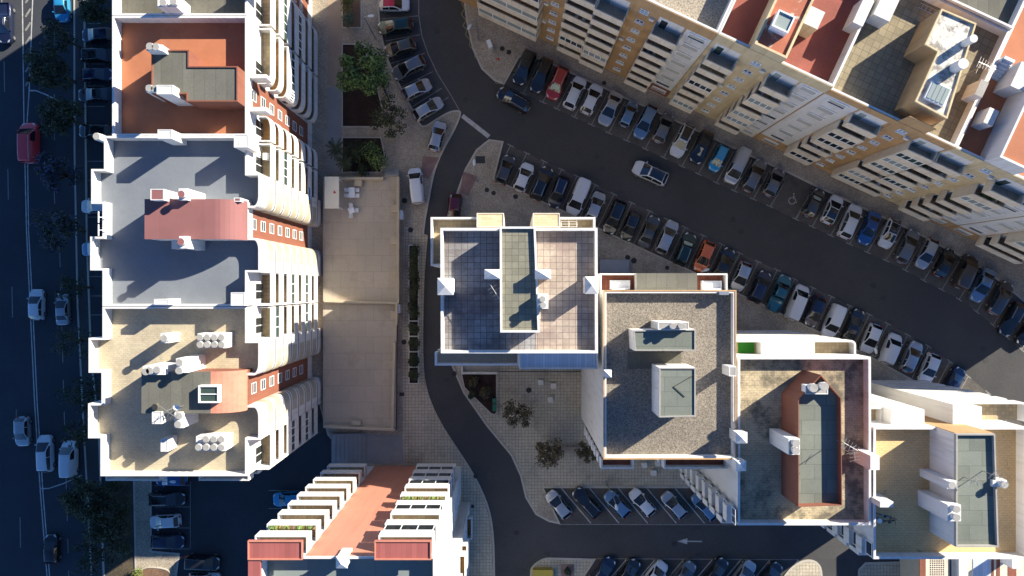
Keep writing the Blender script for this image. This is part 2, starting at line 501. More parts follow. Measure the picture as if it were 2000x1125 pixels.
# upper and lower ends of the parking bays along the curved street (surveyed marks)
UP = [(985, 165), (1022, 183), (1060, 200), (1088, 213), (1122, 229), (1155, 244), (1189, 260), (1224, 275), (1260, 291), (1296, 308), (1332, 325), (1364, 340), (1399, 357), (1434, 373),
      (1471, 389), (1503, 403), (1554, 428), (1586, 443), (1622, 460), (1659, 477), (1694, 493), (1730, 509), (1768, 528), (1804, 548), (1839, 566),
      (1873, 585), (1907, 609), (1939, 635), (1967, 659), (1995, 683), (2030, 715), (2080, 765)]
LO = [(997, 284), (1029, 299), (1063, 315), (1097, 331), (1127, 344), (1163, 361), (1199, 379), (1234, 396), (1269, 412), (1303, 428), (1338, 444), (1374, 460), (1410, 477),
      (1445, 494), (1481, 511), (1518, 527), (1552, 545), (1588, 562), (1624, 579), (1660, 597), (1698, 614), (1734, 632), (1773, 654), (1813, 676), (1855, 706), (1891, 735), (1930, 767), (1975, 805), (2040, 870)]
def up_off(p, i, L):
    t = i / len(UP)
    return (p[0] + L * (0.44 + 0.12 * t), p[1] - L * (0.90 - 0.07 * t))
def lo_off(p, i, L):
    t = i / len(LO)
    k = max(0, t - 0.75)
    return (p[0] - L * (0.435 + 0.5 * k), p[1] + L * (0.90 - 0.35 * k))
UPB = [up_off(p, i, 74) for i, p in enumerate(UP)]
LOB = [lo_off(p, i, 72) for i, p in enumerate(LO)]

street_L = [(812, -90), (818, 0), (823, 60), (834, 100), (853, 142), (880, 185), (897, 215)]
side_L = [(897, 228), (888, 255), (868, 292), (850, 335), (838, 395), (829, 450), (823, 550), (821, 690), (828, 755), (850, 808), (890, 870), (928, 930), (953, 985), (964, 1040), (967, 1125), (967, 1220)]
side_R = [(985, 275), (955, 272), (930, 292), (908, 330), (890, 380), (874, 450), (866, 560), (868, 660), (881, 712), (905, 768), (950, 832), (998, 890), (1016, 930), (1026, 972), (1046, 1005), (1072, 1019), (1095, 1024), (1250, 1025), (1500, 1027), (1900, 1032), (2200, 1036)]

# surfaces of the parking bays
sheet('bay_paving', WP(UP + UPB[::-1]), 0.004, 'bay_paving')
sheet('bay_paving', WP(LO + LOB[::-1]), 0.004, 'bay_paving')
sheet('road', WP(smooth_line(street_L, 4) + [(900, 222), (958, 266), (985, 277)] + LO + [(2200, 950)] + UP[::-1] + [(965, 158), (940, 135), (922, 95), (911, 45), (905, 0), (898, -90)]), 0.008, 'asphalt')
sheet('road', WP(smooth_line([(898, 228)] + side_L[1:], 3) + smooth_line(side_R[::-1], 3)[:0] + [(1035, 1220), (1035, 1125), (1040, 1104), (1062, 1088), (1600, 1092), (2200, 1092)] + smooth_line(side_R[::-1], 3)), 0.012, 'asphalt')
sheet('bay_paving', WP([(1060, 953), (1440, 953), (1480, 1024), (1100, 1022)]), 0.016, 'bay_paving')
sheet('bay_paving', WP([(1165, 1091), (1750, 1091), (1690, 1185), (1090, 1185)]), 0.016, 'asphalt_old')
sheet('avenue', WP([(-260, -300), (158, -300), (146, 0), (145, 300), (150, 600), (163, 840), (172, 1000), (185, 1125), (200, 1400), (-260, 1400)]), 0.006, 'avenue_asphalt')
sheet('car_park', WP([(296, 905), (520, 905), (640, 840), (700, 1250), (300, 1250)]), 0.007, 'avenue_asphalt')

# pavements
T_BACK = [(738, -90), (741, 20), (748, 75), (760, 118), (778, 158), (797, 195), (812, 222), (826, 246)]
P1 = [(600, -90)] + T_BACK + [(852, 232), (878, 218), (897, 216), (900, 226)] + side_L[1:] + [(700, 1220), (690, 900), (640, 850), (600, 700)]
pavement(WP(smooth_line(P1[:-4], 3) + P1[-4:]), 'cobble')
P2 = [(984, 276), (955, 272)] + side_R[2:17] + [(1062, 953), (1440, 953), (1480, 1025), (1900, 1030), (2200, 1034), (2200, 990)] + LOB[::-1]
pavement(WP(P2), 'cobble')
P3 = [(905, -90), (905, 0), (911, 45), (922, 95), (940, 135), (965, 158), (985, 166), (1015, 112)] + UPB[1:] + [(2300, 500), (1700, 200), (1100, -90)]
pavement(WP(P3), 'cobble')
P4 = smooth_line([(1035, 1220), (1035, 1125), (1041, 1104), (1062, 1090), (1090, 1089), (1164, 1091)], 4) + [(1093, 1200), (1060, 1220)]
pavement(WP(P4), 'plaza_paver')
pavement(WP(smooth_line([(1505, 1190), (1522, 1140), (1540, 1112), (1562, 1096), (1584, 1093), (1600, 1102), (1606, 1125), (1606, 1190)], 3)), 'plaza_paver')
pavement(WP([(1672, 1190), (1676, 1112), (1690, 1098), (1900, 1092), (2200, 1095), (2200, 1190)]), 'plaza_paver')
# square-set plaza areas laid on the pavements
sheet('plaza', WP(smooth_line([(836, 460), (829, 550), (827, 690), (834, 757), (855, 812), (893, 876), (925, 930), (948, 985), (958, 1040), (961, 1125), (961, 1215)], 3) + [(790, 1215), (785, 900), (786, 700), (790, 440)]), 0.128, 'plaza_paver')
sheet('plaza', WP([(975, 690), (1150, 690), (1300, 820), (1480, 948), (1062, 948), (1046, 1000), (1032, 972), (1022, 930), (1004, 886), (955, 828), (912, 765), (890, 715), (905, 690)]), 0.128, 'plaza_paver')
sheet('path', WP([(640, -60), (667, -60), (667, 167), (640, 167)]), 0.128, 'brown_walk')
sheet('path', WP([(640, 171), (667, 171), (667, 338), (640, 338)]), 0.128, 'grey_walk')
sheet('path', WP([(650, 845), (785, 850), (790, 905), (650, 905)]), 0.129, 'grey_walk')
sheet('tactile_paving', WP([(826, 305), (858, 308), (838, 350), (822, 345)]), 0.128, 'red_tactile')
sheet('tactile_paving', WP([(905, 335), (933, 345), (915, 382), (898, 378)]), 0.128, 'red_tactile')
sheet('tactile_paving', WP([(1096, 1101), (1121, 1101), (1121, 1140), (1096, 1140)]), 0.128, 'red_tactile')
# planted beds
def bed(poly, m='soil', h=0.20):
    b = MB()
    b.ring(poly, 0.14, 0.10, h, 'kerb_stone')
    b.build('bed_edging', kind='structure')
    sheet('soil', offset(poly, 0.14, True), h - 0.05, m)
bed(WP([(668, 86), (712, 86), (722, 130), (738, 170), (748, 215), (735, 249), (668, 249)]))
bed(WP([(668, 268), (745, 268), (752, 300), (745, 338), (668, 338)]))
bed(WP([(668, -60), (707, -60), (707, 56), (668, 56)]), 'mulch')
bed(WP([(900, 729), (971, 729), (971, 806), (966, 811), (958, 808), (906, 757)]))
# avenue side: footway, verge and the strip of bays beneath the long block
pavement(WP([(144, -300), (164, -300), (170, 300), (172, 465), (180, 690), (196, 860), (205, 1125), (215, 1300), (186, 1300), (172, 1000), (163, 840), (151, 600), (145, 300)]), 'asphalt_old')
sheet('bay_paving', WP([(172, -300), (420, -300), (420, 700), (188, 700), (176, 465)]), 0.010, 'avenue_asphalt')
sheet('verge', WP([(205, 900), (258, 900), (258, 1090), (268, 1160), (215, 1160)]), 0.02, 'dry_verge')
pavement(WP([(260, 900), (297, 900), (297, 1075), (352, 1080), (345, 1130), (350, 1200), (266, 1200)]), 'cobble')
bed(WP(smooth_line([(272, 1112), (290, 1106), (318, 1108), (334, 1116), (336, 1135), (300, 1150), (270, 1140)], 3)), 'mulch', 0.26)

# markings
b = MB()
def mark(p, q, w=0.12, m='line_faint', z=0.020):
    b.face([(x, y, z) for x, y in strip(W(*p), W(*q), w)], m)
for i, p in enumerate(UP[1:], 1):
    if i == 15:
        mark((p[0] + 2, p[1]), up_off(p, i, 68), 0.22)
    mark(p, up_off(p, i, 70), 0.24 if i == 16 else 0.12)
    d = Vector(UP[min(i + 1, len(UP) - 1)]) - Vector(UP[i - 1])
    d.normalize()
    mark((p[0] - d.x * 7, p[1] - d.y * 7), (p[0] + d.x * 7, p[1] + d.y * 7), 0.13, z=0.024)
for i, p in enumerate(LO):
    mark(p, lo_off(p, i, 70), 0.12)
    d = Vector(LO[min(i + 1, len(LO) - 1)]) - Vector(LO[max(0, i - 1)])
    d.normalize()
    mark((p[0] - d.x * 7, p[1] - d.y * 7), (p[0] + d.x * 7, p[1] + d.y * 7), 0.13, z=0.024)
# bays along the short street at the top
for p, q in (((746, 37), (816, 31)), ((753, 80), (820, 68)), ((763, 124), (830, 104)), ((782, 171), (845, 140)), ((806, 208), (863, 172)), ((818, 224), (876, 190))):
    mark(p, q, 0.1, 'line_faint', 0.014)
mark((818, 0), (818, 30), 0.1); mark((818, 30), (824, 70), 0.1); mark((824, 70), (836, 105), 0.1); mark((836, 105), (855, 145), 0.1); mark((855, 145), (880, 185), 0.1); mark((880, 185), (897, 215), 0.1)
# stop line, zigzag, slanted bays
mark((903, 226), (955, 267), 0.55, 'line_paint', 0.028)
zz = [(905, 0), (911, 13), (905, 24), (914, 36), (908, 46), (916, 55), (913, 64), (922, 74), (921, 86), (930, 94), (932, 108), (940, 112), (943, 122), (952, 124), (957, 136), (969, 146), (972, 158), (985, 160), (988, 168)]
for p, q in zip(zz, zz[1:]):
    mark((p[0] - 4, p[1] + 4), (q[0] - 4, q[1] + 4), 0.11, 'line_yellow', 0.022)
for x in (1097, 1152, 1208, 1264, 1319, 1376, 1432):
    mark((x - 0, 954), (x + 57, 1022), 0.13, 'line_paint', 0.026)
mark((1095, 1024), (1480, 1025), 0.1, 'line_faint', 0.03)
mark((1165, 1091), (1560, 1093), 0.1, 'line_faint', 0.03)
for x in (1223, 1279, 1335, 1391, 1447, 1504, 1560):
    mark((x, 1093), (x - 65, 1170), 0.13, 'line_paint', 0.026)
# avenue lines
av = [(44, 0), (47, 240), (52, 450), (59, 600), (68, 790), (79, 960), (92, 1125), (110, 1300)]
av2 = [(64, 0), (57, 180), (53, 240), (56, 450), (64, 600), (73, 790), (84, 960), (97, 1125), (115, 1300)]
for l in (av, av2):
    for p, q in zip(l, l[1:]):
        mark(p, q, 0.14, 'line_paint', 0.022)
for y in range(-10, 160, 27):
    mark((50, y + 16), (60, y), 0.26, 'line_faint', 0.026)
for y in range(60, 1125, 62):
    x = 103 + 0.028 * y if y > 400 else 106
    mark((x, y), (x + 1, y + 28), 0.12, 'line_faint', 0.022)
for y in (-20, 120, 330, 560, 800, 1010):
    mark((4 + y * 0.035, y), (5 + y * 0.035, y + 60), 0.12, 'line_faint', 0.022)
mark((57, 177), (70, 177), 0.16, 'line_paint', 0.03); mark((70, 177), (88, 184), 0.16, 'line_paint', 0.03); mark((88, 184), (118, 198), 0.16, 'line_paint', 0.03)
mark((80, 954), (95, 954), 0.14, 'line_paint', 0.03); mark((95, 954), (125, 944), 0.14, 'line_paint', 0.03); mark((125, 944), (160, 928), 0.14, 'line_paint', 0.03)
for y in (68 - 22, 125, 168, 208, 254, 315, 352, 388, 424, 540, 578, 615):
    mark((164, y), (205, y), 0.10, 'line_faint', 0.022)
# car park lines
for y in (948, 990, 1031, 1072):
    mark((302, y), (372, y), 0.10, 'line_faint', 0.022)
mark((372, 940), (372, 1070), 0.10, 'line_faint', 0.026)
for y in (958, 993):
    mark((525, y), (580, y), 0.10, 'line_faint', 0.022)
b.build('road_markings', kind='structure')
# direction arrow in the lower street and the wheelchair symbol in the free bay
b = MB()
A = WP([(1323, 1057), (1343, 1051), (1342, 1063)])
b.face([(x, y, 0.03) for x, y in A], 'line_paint')
b.face([(x, y, 0.03) for x, y in strip(W(1342, 1057), W(1371, 1057.5), 0.16)], 'line_paint')
b.build('arrow_marking', kind='structure')
b = MB()
def wheel_pt(u, v):                     # u to the right of the symbol, v up; symbol reads from the street
    a = R(-8)
    x0, y0 = W(1549, 388)
    return (x0 + u * math.cos(a) - v * math.sin(a), y0 + u * math.sin(a) + v * math.cos(a), 0.03)
arc = [(0.42 * math.cos(R(t)) - 0.12, 0.42 * math.sin(R(t)) - 0.30) for t in range(95, 350, 12)]
pts = [arc, [(0.0, 0.45), (-0.03, 0.02), (0.30, 0.0)], [(0.0, 0.26), (0.24, 0.24)], [(0.30, 0.0), (0.42, -0.45), (0.56, -0.40)]]
for pl in pts:
    for p, q in zip(pl, pl[1:]):
        P, Q = wheel_pt(*p), wheel_pt(*q)
        b.face([(x, y, 0.03) for x, y in strip(P[:2], Q[:2], 0.10)], 'line_paint')
b.mesh([wheel_pt(0.0 + 0.1 * math.cos(R(t)), 0.62 + 0.1 * math.sin(R(t))) for t in range(0, 360, 45)], [tuple(range(8))], 'line_paint')
b.build('wheelchair_marking', kind='structure')
# ------------------------------------------------------------------ building components
ZR, ZP = 21.6, 23.0                          # usual roof and parapet-top heights

def building(loc, label, group='apartment blocks around the street', name='apartment_block'):
    return empty(name, loc, label, 'building', group)

def window(root, F, u0, u1, z0, z1, n, nv=2, glass='glass_dark', frame_m='white_frame', nh=1, sill=False):
    """framed window lying on the plane n (outwards = +n)"""
    b = MB()
    t = 0.07
    b.fbox(F, u0, u1, n, n + 0.06, z0, z0 + t, frame_m)
    b.fbox(F, u0, u1, n, n + 0.06, z1 - t, z1, frame_m)
    for k in range(nv + 1):
        u = u0 + (u1 - u0 - t) * k / nv
        b.fbox(F, u, u + t, n, n + 0.055, z0 + t, z1 - t, frame_m)
    for k in range(1, nh):
        z = z0 + (z1 - z0) * k / nh
        b.fbox(F, u0 + t, u1 - t, n, n + 0.05, z - t / 2, z + t / 2, frame_m)
    w = b.build('window', root)
    g = MB()
    g.fbox(F, u0 + 0.03, u1 - 0.03, n - 0.02, n + 0.02, z0 + 0.03, z1 - 0.03, glass)
    g.build('pane', w)
    if sill:
        s_ = MB()
        s_.fbox(F, u0 - 0.08, u1 + 0.08, n, n + 0.20, z0 - 0.10, z0 - 0.005, frame_m)
        s_.build('sill', w)
    return w

def shutter_window(root, F, u0, u1, z0, z1, n, closed=1.0):
    b = MB()
    t = 0.06
    b.fbox(F, u0, u1, n, n + 0.05, z0, z0 + t, 'white_frame')
    b.fbox(F, u0, u1, n, n + 0.08, z1 - 0.22, z1, 'white_frame')
    for u in (u0, u1 - t):
        b.fbox(F, u, u + t, n, n + 0.05, z0 + t, z1 - 0.22, 'white_frame')
    w = b.build('window', root)
    g = MB()
    g.fbox(F, u0 + 0.03, u1 - 0.03, n - 0.02, n + 0.015, z0 + 0.03, z1 - 0.1, 'glass_dark')
    g.build('pane', w)
    if closed > 0:
        s_ = MB()
        zb = z1 - 0.22 - (z1 - z0 - 0.28) * closed
        k = 0
        z = zb
        while z < z1 - 0.25:
            s_.fbox(F, u0 + t, u1 - t, n + 0.016, n + 0.036 + 0.008 * (k % 2), z, min(z + 0.13, z1 - 0.22), 'shutter')
            z += 0.13; k += 1
        s_.build('roller_shutter', w)
    return w

def balcony(root, path, zf, hpar=1.1, m='white_paint', floor='balcony_floor', t=0.12, slab=0.28, top_m=None):
    """path: from wall to wall round the outside, interior to the left"""
    b = MB()
    inner = offset(path, t, False)
    b.prism(inner, zf - 0.2, zf, m, floor, True)
    b.wall(path, t, zf - slab, zf + hpar, m, top_m)
    return b.build('balcony', root)

def balcony_glazing(root, path, z0, z1, t=0.06, glass='glass_green', step=0.95, frame_m='white_frame'):
    """glazed-in balcony: framed panes along the outside path"""
    b = MB(); g = MB()
    p_in = offset(path, 0.03, False)
    g.wall(p_in, 0.02, z0, z1, glass)
    b.wall(path, 0.09, z0, z0 + 0.08, frame_m)
    b.wall(path, 0.09, z1 - 0.08, z1, frame_m)
    for a, c in zip(path, path[1:]):
        A, C = Vector(a), Vector(c)
        L = (C - A).length
        n = max(1, round(L / step))
        d = (C - A) / L
        nrm = Vector((-d.y, d.x))
        for k in range(n + 1):
            q = A + d * max(0.0, min(L - 0.08, L * k / n - 0.04))
            e = q + d * 0.08
            b.prism([tuple(q), tuple(e), tuple(e + nrm * 0.085), tuple(q + nrm * 0.085)], z0 + 0.08, z1 - 0.08, frame_m)
    w = b.build('window', root)
    g.build('pane', w)
    return w

def box_px(x0, x1, y0, y1, z):
    a, c = W(x0, y0, z), W(x1, y1, z)
    return a[0], c[0], c[1], a[1]

def chimney(root, x0, x1, y0, y1, zt, zb, pots=(), m='white_paint', cap='concrete', pyramid=False, pot_r=0.36, ph=0.62, name='chimney', pot_m='white_paint', cap_m=None):
    """box whose TOP outline is the given photo rectangle at height zt; pots given as photo points at their tops"""
    X0, X1, Y0, Y1 = box_px(x0, x1, y0, y1, zt)
    b = MB()
    if pyramid:
        b.box(X0, X1, Y0, Y1, zb, zt - 0.25, m)
        xm, ym = (X0 + X1) / 2, (Y0 + Y1) / 2
        e = 0.06
        q = [(X0 - e, Y0 - e, zt - 0.25), (X1 + e, Y0 - e, zt - 0.25), (X1 + e, Y1 + e, zt - 0.25), (X0 - e, Y1 + e, zt - 0.25)]
        for i in range(4):
            b.face([q[i], q[(i + 1) % 4], (xm, ym, zt + 0.1)], m)
            a, c = q[i], q[(i + 1) % 4]
            b.face([(a[0], a[1], zt - 0.33), (c[0], c[1], zt - 0.33), c, a], m)
    else:
        b.box(X0, X1, Y0, Y1, zb, zt, m, cap)
        if cap != m:
            b.ring([(X0, Y0), (X1, Y0), (X1, Y1), (X0, Y1)], 0.08, zt, zt + 0.03, m)
    c = b.build(name, root)
    for (px, py) in pots:
        x, y = W(px, py, zt + ph)
        p = MB()
        p.cyl(x, y, zt, zt + ph * 0.7, pot_r * 0.78, pot_m)
        p.cyl(x, y, zt + ph * 0.7, zt + ph * 0.72, pot_r * 0.78, pot_m, r2=pot_r)
        p.cyl(x, y, zt + ph * 0.72, zt + ph, pot_r, pot_m, r2=pot_r * 0.94, mtop=cap_m or 'concrete')
        p.build('chimney_pot', c)
    return c

def antenna(root, x, y, zb, h, ang, n=6, L=1.5, name='antenna'):
    b = MB()
    b.tube([(x, y, zb), (x, y, zb + h)], 0.035, 'antenna_metal')
    dx, dy = math.cos(ang), math.sin(ang)
    zt = zb + h - 0.1
    b.tube([(x - dx * L * 0.4, y - dy * L * 0.4, zt), (x + dx * L * 0.6, y + dy * L * 0.6, zt)], 0.03, 'antenna_metal')
    for k in range(n):
        t = -0.38 + 0.95 * k / (n - 1)
        w = 0.55 - 0.04 * k
        cx, cy = x + dx * L * t, y + dy * L * t
        b.tube([(cx - dy * w, cy + dx * w, zt), (cx + dy * w, cy - dx * w, zt)], 0.022, 'antenna_metal', 4)
    b.tube([(x - dy * 0.5, y + dx * 0.5, zb + h * 0.6), (x + dy * 0.5, y - dx * 0.5, zb + h * 0.6)], 0.022, 'antenna_metal', 4)
    return b.build(name, root)

def roof_on(root, poly, m, z=None, t=0.2, par=None, pm='white_paint', body_m='white_paint', zr=ZR, zp=ZP):
    """body, roof covering and parapet of one block"""
    b = MB()
    b.prism(poly, 0, zr, body_m)
    b.build('wall', root)
    inner = offset(poly, t, True)
    r = MB()
    r.prism(inner, zr - 0.02, zr + 0.05, m)
    ro = r.build('roof', root)
    p = MB()
    p.ring(poly, t, zr, zp, pm)
    p.build('parapet', root)
    return ro

# ------------------------------------------------------------------ the long block on the left
MW, FX = -26.0, -24.7                        # main wall and balcony front
LEVELS = [18.7 - 2.7 * k for k in range(7)]

def FA(u, n):                                # facade frame: u = world Y, n = outwards (+X)
    return (MW + n, u)

def group_balconies(root, ya, yb, round_lo=0, round_hi=0, glazed=(), floors=None):
    pts = [(MW, ya), (FX, ya), (FX, yb), (MW, yb)]
    path = rounded(pts, {1: round_lo, 2: round_hi}, False)
    for i, z in enumerate(LEVELS):
        fl = (floors or ['balcony_tan', 'balcony_tan', 'balcony_brown'])[(i * 7 + int(abs(ya) * 3)) % 3]
        balcony(root, path, z, m='white_paint', floor=fl)
        if i in glazed and i > 0:
            balcony_glazing(root, path, z + 1.1, z + 2.42, glass='glass_green')
        # glazed door in the back wall
        u0 = ya + 0.5 + 0.4 * ((i * 5) % 3)
        b = MB()
        b.fbox(FA, u0, u0 + 1.7, 0.0, 0.05, z + 0.02, z + 2.1, 'white_frame')
        d = b.build('balcony_door', root)
        g = MB()
        g.fbox(FA, u0 + 0.08, u0 + 0.80, 0.03, 0.07, z + 0.12, z + 2.02, 'glass_dark')
        g.fbox(FA, u0 + 0.90, u0 + 1.62, 0.03, 0.07, z + 0.12, z + 2.02, 'glass_dark')
        g.build('pane', d)

def shutter_block_details(root, y0, y1, r, lo_round):
    """per storey: a louvred strip wrapping the rounded corner of the projecting bay, and a storey joint"""
    for i, z in enumerate(LEVELS):
        e = 0.02
        if lo_round:
            pts = [(MW + 0.05, y0 - e), (FX + e, y0 - e), (FX + e, y0 + 2.2)]
        else:
            pts = [(FX + e, y1 - 2.2), (FX + e, y1 + e), (MW + 0.05, y1 + e)]
        path = rounded(pts, {1: r + e}, False, 7)
        b = MB()
        for k in range(8):
            zz = z + 0.45 + k * 0.21
            b.wall(path, 0.03, zz, zz + 0.12, 'louvre')
        b.build('louvre_panel', root)
        j = MB()
        pj = [(MW + 0.05, y0 - 0.005), (FX + 0.03, y0 - 0.005), (FX + 0.03, y1)] if lo_round else [(FX + 0.03, y0), (FX + 0.03, y1 + 0.005), (MW + 0.05, y1 + 0.005)]
        j.wall(rounded(pj, {1: r + 0.01}, False, 7), 0.02, z - 0.24, z - 0.10, 'dark_metal')
        j.build('storey_joint', root)

def recess(root, c, hw, ztop, m='brick_red_wall', names=True):
    b = MB()
    b.fbox(FA, c - hw, c + hw, 0.0, 0.03, 2.2, ztop, m)
    b.build('stair_wall', root)
    for i, z in enumerate([21.0 - 2.7 * k for k in range(7)]):
        window(root, FA, c - 0.55, c + 0.55, z - 0.35, z + 0.95, 0.03, 1, glass='glass_dark', nh=2)

def s23(x): return (x - 1000) * (HC - ZP) / FPX
def sy23(y): return (562.5 - y) * (HC - ZP) / FPX

# --- block with the olive roof at the top edge
A0 = building((-32, 33, 0), 'white balconied block with olive paved flat roof at the top edge, beyond the red roof')
poly = [(MW, 26.75), (MW, 48), (s23(219), 48), (s23(219), 26.75)]
poly = [(MW, 26.75), (MW, 48.0), (s23(219), 48.0), (s23(219), 26.75)]
roof_on(A0, poly, 'olive_roof')
group_balconies(A0, 26.95, 33.0, 0, 1.2, glazed=(2, 4))
group_balconies(A0, 36.6, 44.0, 1.2, 0, glazed=(3,))
recess(A0, 34.8, 1.75, 21.55)
chimney(A0, 308, 345, -12, 14, 24.6, ZR, [(318, 4), (338, 2)], cap='white_dirty')
chimney(A0, 470, 500, -40, -20, 23.8, ZR)

# --- block with the terracotta roof
A1 = building((-32, 20.8, 0), 'white balconied block with terracotta red roof and L-shaped olive rooftop hut')
c1 = 19.3
poly = [(MW, sy23(265)), (MW, 26.70), (s23(219), 26.70), (s23(219), sy23(265))]
roof_on(A1, poly, 'terracotta_roof')
group_balconies(A1, 20.95, 26.65, 1.25, 0, glazed=(3,), floors=['balcony_floor', 'balcony_floor', 'balcony_tan'])
group_balconies(A1, sy23(265) + 0.1, 17.65, 0, 1.25, glazed=(), floors=['balcony_floor'] * 3)
recess(A1, c1, 1.6, 21.55)
def hut(root, polypx, zt, zb, wall_m, roof_m, name='rooftop_hut', kerb=True, kt=0.12, kh=0.14, kerb_m=None):
    P = WP(polypx, zt)
    b = MB()
    b.prism(P, zb, zt, wall_m)
    h = b.build(name, root)
    r = MB()
    r.prism(offset(P, kt, True), zt - 0.01, zt + 0.02, roof_m)
    r.build('hut_roof', h)
    if kerb:
        k = MB()
        k.ring(P, kt, zt, zt + kh, kerb_m or wall_m)
        k.build('roof_edge', h)
    return h
hut(A1, [(297, 98), (370, 98), (370, 130), (465, 130), (465, 199), (365, 199), (365, 184), (297, 184)], 24.7, ZR, 'brick_red_wall', 'felt_roof')
chimney(A1, 286, 317, 87, 99, 25.9, ZR, [(292, 90), (304, 91)], cap='white_paint')
chimney(A1, 306, 338, 166, 184, 26.0, ZR, [], cap='white_dirty')
chimney(A1, 285, 307, 167, 180, 25.2, ZR, [(291, 172), (302, 173)], cap='white_paint')
b = MB(); b.box(*box_px(480, 520, 145, 152, 22.4), ZR - 1, 22.4, 'white_paint'); b.build('fin_wall', A1)
b = MB(); b.box(*box_px(482, 520, 209, 217, 22.4), ZR - 1, 22.4, 'white_paint'); b.build('fin_wall', A1)
X0, X1, Y0, Y1 = box_px(470, 503, 196, 216, 24.2)

# --- block with the grey roof
def long_section(root, ytop, ybot, left, roof_m, cgap, hut_end):
    c = cgap
    ya, yb = ybot, ytop
    poly = [(MW, ya), (MW, c - 4.85), (FX, c - 4.85), (FX, c - 1.48), (MW, c - 1.48), (MW, c + 1.48), (FX, c + 1.48), (FX, c + 4.85), (MW, c + 4.85), (MW, yb)]
    poly = poly + left
    poly = rounded(poly, {3: 1.15, 6: 1.15}, True, 7)
    roof_on(root, poly, roof_m)
    group_balconies(root, c + 4.87, yb - 0.1, 0, 0, glazed=(2,) if roof_m == 'grey_roof' else (1, 5))
    group_balconies(root, ya + 0.1, c - 4.87, 0, 0, glazed=(3, 5))
    shutter_block_details(root, c + 1.48, c + 4.85, 1.15, True)
    shutter_block_details(root, c - 4.85, c - 1.48, 1.15, False)
    b = MB()
    b.box(MW + 0.0, FX - 0.02, ya - 0.02, ya + 0.09, 2.0, 20.4, 'white_paint')
    b.build('fin_wall', root)

A2 = building((-32, 6.5, 0), 'white balconied block with smooth grey roof and pink barrel-ended rooftop hut')
L2 = [(s23(203), sy23(265.5)), (s23(203), sy23(330)), (s23(178), sy23(330)), (s23(178), sy23(398)), (s23(200), sy23(398)), (s23(200), sy23(462)), (s23(176), sy23(462)), (s23(176), sy23(528)), (s23(200), sy23(528)), (s23(200), sy23(598))]
long_section(A2, sy23(265.5), sy23(598), L2, 'grey_roof', 6.4, 24.8)
recess(A2, 6.4, 1.46, 21.9)
def barrel_hut(root, x0, xr, y0, y1, zt, xbend, xend, wall_m, roof_m, roof_m2=None):
    """hut whose far end curves down over the facade; x values are photo columns at zt"""
    Xa, Xb = W(x0, 0, zt)[0], W(xbend, 0, zt)[0]
    Y0, Y1 = W(0, y1, zt)[1], W(0, y0, zt)[1]
    Xe = MW + 0.06
    prof = [(Xa, zt), (Xb, zt)]
    for k in range(1, 9):
        t = k / 8 * math.pi / 2
        prof.append((Xb + (Xe - Xb) * math.sin(t), zt - (zt - ZR - 0.2) * (1 - math.cos(t)) * 0.62))
    b = MB()
    zb = ZR
    for Y, rev in ((Y0, False), (Y1, True)):
        pl = [(Xa, Y, zb)] + [(x, Y, z) for x, z in prof] + [(Xe, Y, zb)]
        b.face(pl[::-1] if not rev else pl, wall_m)
    b.face([(Xa, Y0, zb), (Xa, Y1, zb), (Xa, Y1, zt), (Xa, Y0, zt)], wall_m)
    b.face([(Xe, Y0, zb), (Xe, Y1, zb), (Xe, Y1, prof[-1][1]), (Xe, Y0, prof[-1][1])], wall_m)
    h = b.build('rooftop_hut', root)
    r = MB()
    e = 0.06
    for i in range(len(prof) - 1):
        (xa, za), (xb, zb_) = prof[i], prof[i + 1]
        m = roof_m if i == 0 else (roof_m2 or roof_m)
        r.face([(xa, Y0 - e, za + 0.05), (xb, Y0 - e, zb_ + 0.05), (xb, Y1 + e, zb_ + 0.05), (xa, Y1 + e, za + 0.05)], m, i > 0)
        for Y in (Y0 - e, Y1 + e):
            r.face([(xa, Y, za - 0.03), (xb, Y, zb_ - 0.03), (xb, Y, zb_ + 0.05), (xa, Y, za + 0.05)], m)
    r.face([(Xa - e, Y0 - e, zt - 0.05), (Xa - e, Y1 + e, zt - 0.05), (Xa - e, Y1 + e, zt + 0.05), (Xa - e, Y0 - e, zt + 0.05)], roof_m)
    r.face([(Xa - e, Y0 - e, zt + 0.05), (Xa, Y0 - e, zt + 0.05), (Xa, Y1 + e, zt + 0.05), (Xa - e, Y1 + e, zt + 0.05)], roof_m)
    r.build('hut_roof', h)
    return h
barrel_hut(A2, 284, 490, 390, 466, 24.9, 421, 490, 'white_paint', 'pink_roof')
chimney(A2, 294, 320, 369, 391, 26.0, ZR, [], cap='pink_roof')
chimney(A2, 349, 366, 368, 391, 25.6, ZR, [(354, 379)], cap='white_paint', cap_m='pink_roof')
chimney(A2, 350, 366, 461, 485, 25.6, ZR, [(353, 472)], cap='white_paint', cap_m='pink_roof')
chimney(A2, 335, 349, 466, 486, 22.9, ZR, [], cap='white_paint')
chimney(A2, 457, 470, 386, 394, 24.4, ZR, [], cap='pink_roof')
chimney(A2, 308, 336, 253, 271, 24.8, ZR, [], cap='white_dirty')
chimney(A2, 457, 485, 263, 288, 24.4, ZR, [], cap='white_dirty')
chimney(A2, 301, 329, 584, 595, 24.2, ZR, [], cap='white_dirty')
chimney(A2, 451, 478, 571, 597, 24.2, ZR, [], cap='white_dirty')
chimney(A2, 184, 196, 261, 273, 23.6, 20.5, [(188, 266)], cap='white_dirty', ph=0.4)
for px in (425, 450):
    b = MB()
    y = sy23(px)
    b.tube([(s23(216), y, ZP), (s23(200), y, ZP + 0.35), (s23(197), y, ZP + 0.4)], 0.04, 'white_frame')
    b.tube([(s23(197), y - 0.55, ZP + 0.4), (s23(197), y + 0.55, ZP + 0.4)], 0.06, 'white_frame')
    b.build('light_bracket', A2)

